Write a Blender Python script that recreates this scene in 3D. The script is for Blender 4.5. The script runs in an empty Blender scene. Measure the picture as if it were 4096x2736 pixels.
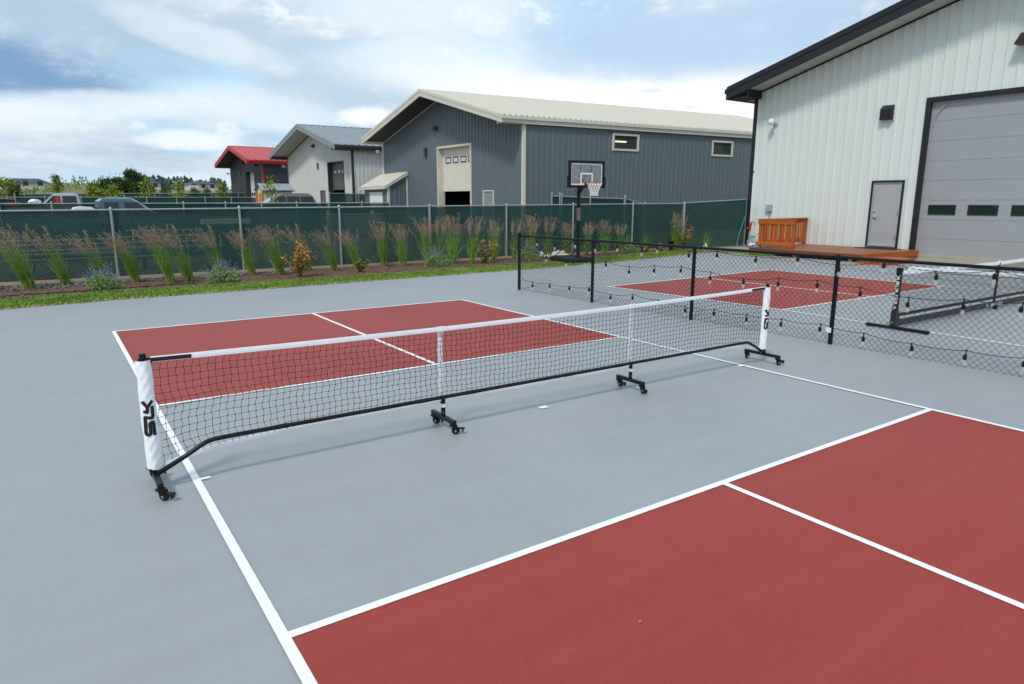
import bpy, math, random
from mathutils import Vector, Matrix
V = Vector
R = math.radians
rnd = random.Random(7)
sc = bpy.context.scene
COL = sc.collection

# ------------------------------------------------------------------ camera
cd = bpy.data.cameras.new('camera')
cam = bpy.data.objects.new('camera', cd)
COL.objects.link(cam)
cd.sensor_fit = 'HORIZONTAL'; cd.sensor_width = 36.0; cd.lens = 23.646
cd.clip_start = 0.05; cd.clip_end = 6000
yaw, pit, rol = 0.601, -0.205, 0.0016
fwd = V((math.sin(yaw)*math.cos(pit), math.cos(yaw)*math.cos(pit), math.sin(pit)))
rgt = V((math.cos(yaw), -math.sin(yaw), 0)); up = rgt.cross(fwd)
rgt, up = rgt*math.cos(rol)+up*math.sin(rol), up*math.cos(rol)-rgt*math.sin(rol)
m = Matrix((rgt, up, -fwd)).transposed().to_4x4(); m.translation = V((-0.6516, -4.9033, 1.9198))
cam.matrix_world = m
cd.dof.use_dof = True; cd.dof.focus_distance = 6.6; cd.dof.aperture_fstop = 3.6
sc.camera = cam

# ------------------------------------------------------------------ sky, sun, exposure
SUN_EL, SUN_AZ = 52.0, -120.0          # azimuth measured from +y towards +x
w = bpy.data.worlds.new('World'); sc.world = w; w.use_nodes = True
nt = w.node_tree; nt.nodes.clear()
def N(t, **k):
    n = nt.nodes.new(t)
    for a, b in k.items(): setattr(n, a, b)
    return n
def L(a, b): nt.links.new(a, b)
def mth(op, a, b=None, clamp=False):
    n = N('ShaderNodeMath', operation=op, use_clamp=clamp)
    for i, x in enumerate((a, b)):
        if x is None: continue
        if isinstance(x, (int, float)): n.inputs[i].default_value = x
        else: L(x, n.inputs[i])
    return n.outputs[0]
def sstep(x, lo, hi):
    n = N('ShaderNodeMapRange', interpolation_type='SMOOTHSTEP')
    L(x, n.inputs[0]); n.inputs[1].default_value = lo; n.inputs[2].default_value = hi
    return n.outputs[0]
def mixc(f, a, b):
    n = N('ShaderNodeMix', data_type='RGBA')
    if isinstance(f, (int, float)): n.inputs[0].default_value = f
    else: L(f, n.inputs[0])
    for s, x in ((6, a), (7, b)):
        if isinstance(x, tuple): n.inputs[s].default_value = (*x, 1)
        else: L(x, n.inputs[s])
    return n.outputs[2]
bg = N('ShaderNodeBackground'); bg.inputs[1].default_value = 0.1
out = N('ShaderNodeOutputWorld'); L(bg.outputs[0], out.inputs[0])
sky = N('ShaderNodeTexSky', sky_type='NISHITA'); sky.sun_disc = False
sky.sun_elevation = R(SUN_EL); sky.sun_rotation = R(SUN_AZ)
sky.air_density = 1.2; sky.dust_density = 1.6; sky.ozone_density = 1.5
tc = N('ShaderNodeTexCoord')
sep = N('ShaderNodeSeparateXYZ'); L(tc.outputs['Generated'], sep.inputs[0])
dz = mth('MAXIMUM', sep.outputs[2], 0.0)
den = mth('ADD', dz, 0.16)
cmb = N('ShaderNodeCombineXYZ')
L(mth('DIVIDE', sep.outputs[0], den), cmb.inputs[0]); L(mth('DIVIDE', sep.outputs[1], den), cmb.inputs[1])
def noise(scale, detail, rough, off=(0, 0, 0), dist=0.0, src=None, st=(1, 1, 1)):
    mp = N('ShaderNodeMapping'); mp.inputs[1].default_value = off; mp.inputs[3].default_value = st
    L(src or cmb.outputs[0], mp.inputs[0])
    n = N('ShaderNodeTexNoise'); L(mp.outputs[0], n.inputs[0])
    n.inputs['Scale'].default_value = scale; n.inputs['Detail'].default_value = detail
    n.inputs['Roughness'].default_value = rough; n.inputs['Distortion'].default_value = dist
    return n.outputs[0]
gen = tc.outputs['Generated']
e1 = noise(7.0, 9, 0.60, (2.0, 5.0, 1.0), 0.3, gen, (1, 1, 2.3))      # ragged cloud edges
e2 = noise(22.0, 7, 0.62, (7.0, 1.0, 3.0), 0.2, gen, (1, 1, 2.0))
az_s = mth('ARCTAN2', sep.outputs[0], sep.outputs[1]); el_s = mth('ARCSINE', sep.outputs[2])
rag = mth('ADD', mth('MULTIPLY', mth('SUBTRACT', e1, 0.5), 3.4), mth('MULTIPLY', mth('SUBTRACT', e2, 0.5), 1.5))
def bank(az, el, wa, we, soft=0.9, ragged=1.0, tilt=0.0):
    """a bank of cloud round a compass direction (degrees from +y towards +x, and elevation), with ragged edges"""
    da = mth('DIVIDE', mth('SUBTRACT', az_s, R(az)), R(wa))
    el_c = mth('SUBTRACT', mth('SUBTRACT', el_s, R(el)), mth('MULTIPLY', mth('SUBTRACT', az_s, R(az)), tilt))
    de = mth('DIVIDE', el_c, R(we))
    r = mth('ADD', mth('ADD', mth('MULTIPLY', da, da), mth('MULTIPLY', de, de)), mth('MULTIPLY', rag, ragged))
    return sstep(r, 1.0+soft, 1.0-soft)
n1 = noise(1.15, 9, 0.56, (3.1, 1.7, 0.4), 0.25)
n2 = noise(2.3, 8, 0.6, (8.3, -2.2, 2.0), 0.2)
n3 = noise(0.62, 5, 0.5, (-1.4, 4.6, 5.0), 0.3)
shade = sstep(mth('ADD', mth('MULTIPLY', n2, 0.40), mth('MULTIPLY', mth('ADD', mth('MULTIPLY', n3, .6), mth('MULTIPLY', e1, .4)), 0.60)), 0.38, 0.62)
sk = mixc(shade, (3.7, 4.85, 6.0), (6.3, 7.0, 7.7))
blue = mixc(0.8, sky.outputs[0], (4.2, 6.6, 8.5))
gap = mth('MULTIPLY', sstep(mth('ADD', n1, mth('MULTIPLY', e1, .35)), 0.70, 0.52), 0.75)
sk = mixc(gap, sk, blue)
def lay(m_, amt, col):
    global sk
    sk = mixc(mth('MULTIPLY', m_, amt), sk, col)
lay(mth('MULTIPLY', sstep(e2, .50, .66), sstep(e1, .46, .62)), .55, (8.0, 8.6, 8.9))
lay(mth('MULTIPLY', sstep(e2, .52, .36), sstep(e1, .56, .42)), .35, (4.3, 5.5, 6.8))
lay(bank(17, 9.6, 9, 3.6, .8, .8, -.3), .85, (4.3, 5.6, 6.8))
lay(bank(9.2, 9.0, 5.4, 1.5, .7, .8, -.04), .9, (4.3, 6.7, 8.5))
lay(bank(3, 12.2, 8.5, 3.2, .8, .7, -.25), .9, (3.5, 4.95, 6.3))
lay(bank(-1, 8.2, 6.6, 2.0, 1.0, .7, -.05), .92, (1.5, 2.95, 4.9))
lay(bank(10.5, 11.6, 6, 1.2, .9, 1.3, -.25), .42, (8.2, 8.6, 9.0))
lay(bank(4, 6.6, 8, .9, .8, 1.0, .05), .7, (7.0, 7.9, 8.6))
lay(bank(15, 6.9, 6, 1.5, .8, 1.0, -.12), .7, (6.6, 7.6, 8.4))
lay(bank(-1, 5.6, 5, 1.0, .9, 1.2), .5, (8.0, 8.3, 8.4))
lay(bank(10.2, 4.5, 3.8, .75, .6, .8), .7, (8.3, 8.5, 8.6))
lay(bank(23, 6.6, 2.4, .8, .6, .9), .8, (9.0, 9.1, 9.2))
lay(bank(43, 8.0, 13, 2.9, .9, .55, -.05), .92, (9.0, 9.2, 9.3))
lay(bank(30, 10.5, 9, 2.0, 1.0, .5), .6, (7.9, 8.5, 9.0))
lay(bank(49, 12.2, 13, 2.5, .9, .5, .05), .92, (4.1, 5.6, 7.4))
lay(bank(28, 14.6, 9, 1.9, .9, .5), .5, (7.8, 8.4, 9.0))
lay(bank(45.5, 8.6, .9, .16, .8, .5), .6, (5.4, 6.6, 7.7)); lay(bank(48.6, 7.3, .6, .18, .8, .5), .6, (5.6, 6.8, 7.8))
lay(sstep(sep.outputs[2], 0.065, 0.0), .6, (5.7, 7.1, 8.0))
allc = sk
L(allc, bg.inputs[0])

sd = bpy.data.lights.new('sun', 'SUN'); sun = bpy.data.objects.new('sun', sd); COL.objects.link(sun)
sd.energy = 1.7; sd.angle = R(8.5); sd.color = (1.0, 0.955, 0.89)
sdir = V((math.sin(R(SUN_AZ))*math.cos(R(SUN_EL)), math.cos(R(SUN_AZ))*math.cos(R(SUN_EL)), math.sin(R(SUN_EL))))
sun.rotation_euler = sdir.to_track_quat('Z', 'Y').to_euler()
sun.location = (0, 0, 30)
vs = sc.view_settings
vs.view_transform = 'Standard'; vs.look = 'None'; vs.gamma = 1.0; vs.exposure = 0.31; vs.use_curve_mapping = False
sc.cycles.max_bounces = 8; sc.cycles.transparent_max_bounces = 24

# ------------------------------------------------------------------ materials
MATS = {}
def mat(name, col, rough=0.6, metal=0.0, var=0.12, scale=6.0, bump=0.0, bscale=60.0, spec=0.5, rand=0.0, streak=None, alpha=1.0, trans=0.0, ior=1.45, coat=0.0):
    """procedural principled material: base colour broken up by noise, optional fine bump"""
    if name in MATS: return MATS[name]
    mt = bpy.data.materials.new(name); mt.use_nodes = True
    t = mt.node_tree; b = t.nodes['Principled BSDF']
    b.inputs['Roughness'].default_value = rough; b.inputs['Metallic'].default_value = metal
    b.inputs['Specular IOR Level'].default_value = spec; b.inputs['Alpha'].default_value = alpha
    b.inputs['Transmission Weight'].default_value = trans; b.inputs['IOR'].default_value = ior
    b.inputs['Coat Weight'].default_value = coat
    g = t.nodes.new('ShaderNodeNewGeometry')
    mp = t.nodes.new('ShaderNodeMapping'); t.links.new(g.outputs['Position'], mp.inputs[0])
    mp.inputs[3].default_value = streak or (1, 1, 1)
    n = t.nodes.new('ShaderNodeTexNoise'); t.links.new(mp.outputs[0], n.inputs[0])
    n.inputs['Scale'].default_value = scale; n.inputs['Detail'].default_value = 6; n.inputs['Roughness'].default_value = 0.62
    fac = n.outputs[0]
    r = t.nodes.new('ShaderNodeValToRGB')
    c = col
    r.color_ramp.elements[0].position = 0.28; r.color_ramp.elements[1].position = 0.74
    r.color_ramp.elements[0].color = (*[max(0, x*(1-var)) for x in c], 1)
    r.color_ramp.elements[1].color = (*[min(1, x*(1+var)) for x in c], 1)
    t.links.new(fac, r.inputs[0])
    cout = r.outputs[0]
    if rand:
        oi = t.nodes.new('ShaderNodeObjectInfo')
        mr = t.nodes.new('ShaderNodeMapRange'); t.links.new(oi.outputs['Random'], mr.inputs[0])
        mr.inputs[3].default_value = 1-rand; mr.inputs[4].default_value = 1+rand
        mx = t.nodes.new('ShaderNodeMix'); mx.data_type = 'RGBA'; mx.blend_type = 'MULTIPLY'; mx.inputs[0].default_value = 1
        t.links.new(cout, mx.inputs[6]); t.links.new(mr.outputs[0], mx.inputs[7]); cout = mx.outputs[2]
    t.links.new(cout, b.inputs['Base Color'])
    if bump:
        n2_ = t.nodes.new('ShaderNodeTexNoise'); t.links.new(mp.outputs[0], n2_.inputs[0])
        n2_.inputs['Scale'].default_value = bscale; n2_.inputs['Detail'].default_value = 4
        bp = t.nodes.new('ShaderNodeBump'); bp.inputs['Strength'].default_value = bump; bp.inputs['Distance'].default_value = 0.01
        t.links.new(n2_.outputs[0], bp.inputs['Height']); t.links.new(bp.outputs[0], b.inputs['Normal'])
    MATS[name] = mt
    return mt

def acrylic(name, col, var, stain, scratch=None, spec=0.45):
    """painted court coating: broad squeegee mottling, thin streaks, faint rusty stains, grain"""
    mt = mat(name, col, 0.50, 0, var, 0.55, 0.06, 420, spec=spec)
    t = mt.node_tree; b = t.nodes['Principled BSDF']
    base = b.inputs['Base Color'].links[0].from_socket
    g = [n for n in t.nodes if n.type == 'NEW_GEOMETRY'][0]
    def nz(sc_, st, lo, hi, detail=5, rot=0.0):
        mp = t.nodes.new('ShaderNodeMapping'); mp.inputs[3].default_value = st; mp.inputs[2].default_value = (0, 0, rot)
        t.links.new(g.outputs['Position'], mp.inputs[0])
        n = t.nodes.new('ShaderNodeTexNoise'); t.links.new(mp.outputs[0], n.inputs[0])
        n.inputs['Scale'].default_value = sc_; n.inputs['Detail'].default_value = detail
        r = t.nodes.new('ShaderNodeMapRange'); t.links.new(n.outputs[0], r.inputs[0])
        r.inputs[1].default_value = lo; r.inputs[2].default_value = hi
        return r.outputs[0]
    def mx(f, amt, c, bl='MIX'):
        nonlocal base
        mm = t.nodes.new('ShaderNodeMath'); mm.operation = 'MULTIPLY'; mm.inputs[1].default_value = amt; t.links.new(f, mm.inputs[0])
        k = t.nodes.new('ShaderNodeMix'); k.data_type = 'RGBA'; k.blend_type = bl
        t.links.new(mm.outputs[0], k.inputs[0]); t.links.new(base, k.inputs[6]); k.inputs[7].default_value = (*c, 1); base = k.outputs[2]
    lite = tuple(min(1, x*1.25+0.03) for x in col); drk = tuple(x*0.8 for x in col)
    mx(nz(1.6, (0.25, 3.0, 1), 0.48, 0.70, 6, 0.25), 0.16, lite)
    mx(nz(2.2, (2.2, 0.3, 1), 0.52, 0.72, 6, -0.2), 0.15, drk)
    mx(nz(3.3, (0.35, 1.4, 1), 0.68, 0.78, 4, 0.9), 0.45, stain)
    mx(nz(26.0, (1, 1, 1), 0.62, 0.74, 3), 0.30, drk)
    mx(nz(170.0, (1, 1, 1), 0.42, 0.70, 2), 0.34, lite)
    def scr(sc_, st, rot, width, mlo):
        # thin curved scuffs: narrow contour lines of a noise, kept only in scattered patches
        mp = t.nodes.new('ShaderNodeMapping'); mp.inputs[3].default_value = st; mp.inputs[2].default_value = (0, 0, rot); t.links.new(g.outputs['Position'], mp.inputs[0])
        n = t.nodes.new('ShaderNodeTexNoise'); t.links.new(mp.outputs[0], n.inputs[0]); n.inputs['Scale'].default_value = sc_; n.inputs['Detail'].default_value = 0.5
        d = t.nodes.new('ShaderNodeMath'); d.operation = 'COMPARE'; d.inputs[1].default_value = 0.5; d.inputs[2].default_value = width; t.links.new(n.outputs[0], d.inputs[0])
        k = t.nodes.new('ShaderNodeMath'); k.operation = 'MULTIPLY'; t.links.new(d.outputs[0], k.inputs[0]); t.links.new(nz(1.9+sc_*.2, (1, 1, 1), mlo, mlo+.06, 3, rot+1), k.inputs[1])
        return k.outputs[0]
    sc_c = scratch or lite
    amt = .11 if scratch else .16
    mx(scr(1.3, (1, .16, 1), .7, .0014, .56), amt, sc_c); mx(scr(1.9, (.2, 1.3, 1), -.5, .0018, .56), amt, sc_c); mx(scr(3.2, (1, .2, 1), 2.0, .003, .57), amt*.8, sc_c)
    mx(nz(60.0, (1, 1, 1), 0.73, 0.76, 1), 0.2, sc_c)
    mx(nz(0.35, (1, 1, 1), 0.50, 0.72, 3), 0.14, drk)
    t.links.new(base, b.inputs['Base Color'])
    return mt

M = dict(
 pave=acrylic('court_grey', (0.305, 0.316, 0.330), 0.06, (0.42, 0.37, 0.30)),
 red=acrylic('court_red', (0.305, 0.043, 0.031), 0.06, (0.36, 0.10, 0.08), scratch=(.50, .17, .14), spec=0.24),
 line=mat('line_white', (0.86, 0.86, 0.84), 0.5, var=0.09, scale=5, bump=0.05, bscale=300),
 joint=mat('joint', (0.10, 0.11, 0.12), 0.9),
 soil=mat('soil', (0.20, 0.16, 0.10), 0.95, var=0.35, scale=0.35, bump=0.4, bscale=9),
 field=mat('dry_grass', (0.17, 0.16, 0.07), 0.95, var=0.4, scale=0.09, bump=0.5, bscale=2),
 gravel=mat('gravel', (0.36, 0.34, 0.32), 0.95, var=0.45, scale=38, bump=0.6, bscale=60),
 sand=mat('sand', (0.40, 0.34, 0.22), 0.95, var=0.3, scale=14, bump=0.4, bscale=60),
 mulch=mat('mulch', (0.145, 0.082, 0.055), 0.95, var=0.5, scale=30, bump=0.8, bscale=45),
 chip=mat('bark_chip', (0.19, 0.11, 0.075), 0.9, var=0.4, scale=9),
 pebble=mat('pebble', (0.15, 0.15, 0.15), 0.8, var=0.4, scale=7),
 paleRock=mat('pale_rock', (0.60, 0.53, 0.43), 0.85, var=0.2, scale=14, bump=0.3, bscale=30),
 lawn=mat('lawn_soil', (0.13, 0.19, 0.04), 0.95, var=0.4, scale=3),
 blade=mat('lawn_blade', (0.19, 0.30, 0.05), 0.7, var=0.45, scale=1.6, spec=0.25),
 dryblade=mat('dry_blade', (0.44, 0.36, 0.16), 0.8, var=0.25, scale=3, spec=0.2),
 reed=mat('reed_blade', (0.16, 0.30, 0.04), 0.6, var=0.35, scale=9, spec=0.3, rand=0.15),
 plume=mat('reed_plume', (0.40, 0.26, 0.20), 0.9, var=0.25, scale=14, spec=0.1, rand=0.12),
 straw=mat('straw', (0.42, 0.34, 0.17), 0.8, var=0.2, scale=9),
 mint=mat('catmint_leaf', (0.20, 0.32, 0.09), 0.75, var=0.35, scale=14, spec=0.2, rand=0.1),
 violet=mat('catmint_flower', (0.27, 0.24, 0.46), 0.8, var=0.25, scale=20, spec=0.1),
 orange=mat('orange_leaf', (0.56, 0.27, 0.06), 0.7, var=0.4, scale=9, spec=0.25),
 shrubg=mat('shrub_leaf', (0.13, 0.20, 0.03), 0.7, var=0.4, scale=9, spec=0.25),
 twig=mat('twig', (0.10, 0.07, 0.045), 0.9),
 bark=mat('bark', (0.13, 0.10, 0.075), 0.95, var=0.3, scale=12),
 sapleaf=mat('sapling_leaf', (0.23, 0.29, 0.035), 0.7, var=0.4, scale=1.6, spec=0.2, rand=0.15),
 pine=mat('pine_leaf', (0.055, 0.105, 0.034), 0.8, var=0.45, scale=0.7, spec=0.15, rand=0.1),
 farleaf=mat('far_leaf', (0.085, 0.135, 0.135), 0.9, var=0.4, scale=0.06, spec=0.1, rand=0.15),  # bluish tint of distant haze mixed into the leaf colour
 hill=mat('hill', (0.115, 0.165, 0.185), 1.0, var=0.25, scale=0.012, spec=0.0),  # blue of the air in between is painted into the hill colour
 galv=mat('galvanised', (0.36, 0.395, 0.41), 0.45, 0.4, var=0.12, scale=12),
 wire=mat('chain_wire', (0.050, 0.125, 0.115), 0.5, 0.1, var=0.15, scale=3),
 blackv=mat('black_vinyl', (0.008, 0.009, 0.012), 0.42, var=0.25, scale=8, spec=0.25),
 blacks=mat('black_steel', (0.008, 0.009, 0.011), 0.36, var=0.3, scale=14, spec=0.3),
 bronze=mat('brown_black_aluminium', (0.024, 0.018, 0.015), 0.45, 0.0, var=0.2, scale=9),
 cord=mat('black_cord', (0.012, 0.012, 0.013), 0.8),
 netblk=mat('net_cord', (0.012, 0.012, 0.016), 0.9),
 canvas=mat('white_canvas', (0.90, 0.905, 0.93), 0.75, var=0.05, scale=24, bump=0.25, bscale=28),
 tape=mat('white_tape', (0.90, 0.905, 0.935), 0.7, var=0.05, scale=20, bump=0.12, bscale=40, streak=(0.25, 1, 1)),
 ink=mat('black_ink', (0.008, 0.008, 0.010), 0.6),
 rubber=mat('rubber', (0.010, 0.010, 0.011), 0.7, spec=.3),
 chrome=mat('chrome', (0.75, 0.75, 0.76), 0.2, 1.0, var=0.05),
 brass=mat('brass', (0.55, 0.42, 0.18), 0.35, 1.0),
 brown=mat('brown_panel', (0.10, 0.085, 0.08), 0.5, var=0.2),
 wwall=mat('pale_cladding', (0.685, 0.725, 0.685), 0.42, var=0.03, scale=1.3, streak=(3, 3, 0.35), spec=0.4),
 wblk=mat('black_trim', (0.012, 0.014, 0.019), 0.5, var=0.2, scale=4),
 soff=mat('pale_soffit', (0.50, 0.50, 0.46), 0.6, var=0.06, scale=3),
 gdoor=mat('grey_garage_door', (0.335, 0.345, 0.36), 0.5, var=0.05, scale=2.5, bump=0.22, bscale=3.0, streak=(1, 1, 45)),
 wdoor=mat('grey_walk_door', (0.40, 0.405, 0.41), 0.5, var=0.04, scale=3, bump=0.05, bscale=200),
 steelg=mat('grey_steel', (0.42, 0.46, 0.48), 0.45, 0.2, var=0.08),
 gwall=mat('blue_grey_cladding', (0.125, 0.152, 0.178), 0.42, var=0.07, scale=1.1, streak=(3, 3, 0.3), spec=0.45),
 cream=mat('cream_trim', (0.64, 0.615, 0.53), 0.5, var=0.05, scale=3),
 croof=mat('cream_roof', (0.60, 0.57, 0.49), 0.45, var=0.05, scale=2),
 creamdoor=mat('cream_garage_door', (0.72, 0.68, 0.58), 0.5, var=0.04, scale=2),
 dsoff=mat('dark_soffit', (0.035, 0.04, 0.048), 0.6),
 lwall=mat('light_cladding', (0.60, 0.60, 0.575), 0.45, var=0.05, scale=1.0, streak=(3, 3, 0.3)),
 lroof=mat('grey_roof', (0.25, 0.28, 0.31), 0.42, var=0.06, scale=1.5),
 ltrim=mat('charcoal_trim', (0.03, 0.034, 0.045), 0.45),
 lsoff=mat('grey_soffit', (0.42, 0.44, 0.43), 0.6),
 ldoor=mat('taupe_door', (0.115, 0.105, 0.105), 0.5),
 rwall=mat('charcoal_cladding', (0.042, 0.048, 0.056), 0.45, var=0.08, scale=1.0, streak=(3, 3, 0.3)),
 rroof=mat('red_roof', (0.50, 0.075, 0.085), 0.45, var=0.06, scale=1.5),
 rtrim=mat('red_trim', (0.42, 0.022, 0.03), 0.45),
 rdoor=mat('white_far_door', (0.66, 0.68, 0.70), 0.5),
 dark=mat('dark_interior', (0.02, 0.018, 0.016), 0.9, var=0.4, scale=2),
 conc=mat('concrete', (0.40, 0.37, 0.31), 0.9, var=0.12, scale=4),
 curb=mat('edging', (0.46, 0.37, 0.25), 0.85, var=0.15, scale=4),
 deck=mat('stained_cedar', (0.44, 0.105, 0.010), 0.55, var=0.3, scale=5, streak=(5, 5, 0.5), rand=0.2, bump=0.12, bscale=24),
 board=mat('deck_board', (0.27, 0.105, 0.052), 0.55, var=0.22, scale=4, streak=(0.6, 5, 5), rand=0.16, bump=0.1, bscale=22),
 lumber=mat('lumber', (0.40, 0.27, 0.12), 0.75, var=0.3, scale=6),
 white=mat('white_paint', (0.80, 0.80, 0.79), 0.5, var=0.03),
 redp=mat('red_paint', (0.50, 0.035, 0.022), 0.4, var=0.1),
 orangew=mat('orange_wood', (0.50, 0.21, 0.05), 0.6, var=0.2),
 terr=mat('terracotta', (0.36, 0.15, 0.085), 0.8, var=0.15),
 bluep=mat('blue_plastic', (0.03, 0.18, 0.55), 0.45, var=0.2),
 aqua=mat('aqua_hose', (0.10, 0.42, 0.42), 0.5),
 teal=mat('teal_paint', (0.035, 0.115, 0.125), 0.28, 0.3, var=0.06, coat=0.6),
 silver=mat('silver_paint', (0.36, 0.37, 0.40), 0.28, 0.5, var=0.05, coat=0.6),
 suvp=mat('grey_paint', (0.16, 0.15, 0.15), 0.3, 0.4, var=0.05, coat=0.6),
 tint=mat('tinted_glass', (0.022, 0.026, 0.030), 0.12, var=0.1),
 wshield=mat('windscreen', (0.28, 0.36, 0.38), 0.15, var=0.1),
 litegl=mat('pale_window_glass', (0.55, 0.62, 0.64), 0.15, var=0.1),
 netw=mat('net_white', (0.78, 0.76, 0.70), 0.9),
 tyre=mat('tyre', (0.02, 0.02, 0.02), 0.85),
 lampred=mat('tail_red', (0.35, 0.01, 0.01), 0.3),
 fil=mat('filament', (0.75, 0.38, 0.16), 0.5),
)
def glass(name, col, a, rough=0.05):
    mt = bpy.data.materials.new(name); mt.use_nodes = True; t = mt.node_tree
    b = t.nodes['Principled BSDF']; o = t.nodes['Material Output']
    g = t.nodes.new('ShaderNodeNewGeometry'); n = t.nodes.new('ShaderNodeTexNoise'); n.inputs['Scale'].default_value = 6
    t.links.new(g.outputs['Position'], n.inputs[0])
    r = t.nodes.new('ShaderNodeValToRGB'); r.color_ramp.elements[0].color = (*[x*0.9 for x in col], 1); r.color_ramp.elements[1].color = (*col, 1)
    t.links.new(n.outputs[0], r.inputs[0]); t.links.new(r.outputs[0], b.inputs['Base Color'])
    b.inputs['Roughness'].default_value = rough
    tr = t.nodes.new('ShaderNodeBsdfTransparent'); mx = t.nodes.new('ShaderNodeMixShader'); mx.inputs[0].default_value = a
    t.links.new(tr.outputs[0], mx.inputs[1]); t.links.new(b.outputs[0], mx.inputs[2]); t.links.new(mx.outputs[0], o.inputs[0])
    return mt
M['acryl'] = glass('clear_acrylic', (0.60, 0.66, 0.68), 0.14)
M['bulb'] = glass('bulb_glass', (0.85, 0.84, 0.80), 0.24)
M['winglass'] = glass('window_glass', (0.10, 0.13, 0.12), 0.30)
M['doorglass'] = glass('door_glass', (0.018, 0.036, 0.026), 0.85)

def screen_mat():
    """knitted privacy screen: dense green weave that lets a little of the bright yard behind it through"""
    mt = mat('green_screen', (0.002, 0.048, 0.041), 0.7, var=0.28, scale=1.2, streak=(1, 1, 0.4), bump=0.1, bscale=90)
    t = mt.node_tree; b = t.nodes['Principled BSDF']; o = t.nodes['Material Output']
    tr = t.nodes.new('ShaderNodeBsdfTransparent'); mx = t.nodes.new('ShaderNodeMixShader'); mx.inputs[0].default_value = 0.90
    t.links.new(tr.outputs[0], mx.inputs[1]); t.links.new(b.outputs[0], mx.inputs[2]); t.links.new(mx.outputs[0], o.inputs[0])
    return mt
M['screen'] = screen_mat()
def lamp_mat():
    mt = mat('lit_tube', (0.9, 0.9, 0.7), 0.5); b = mt.node_tree.nodes['Principled BSDF']
    b.inputs['Emission Color'].default_value = (1, 0.98, 0.62, 1); b.inputs['Emission Strength'].default_value = 2.2
    return mt
M['tube'] = lamp_mat()

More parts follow.
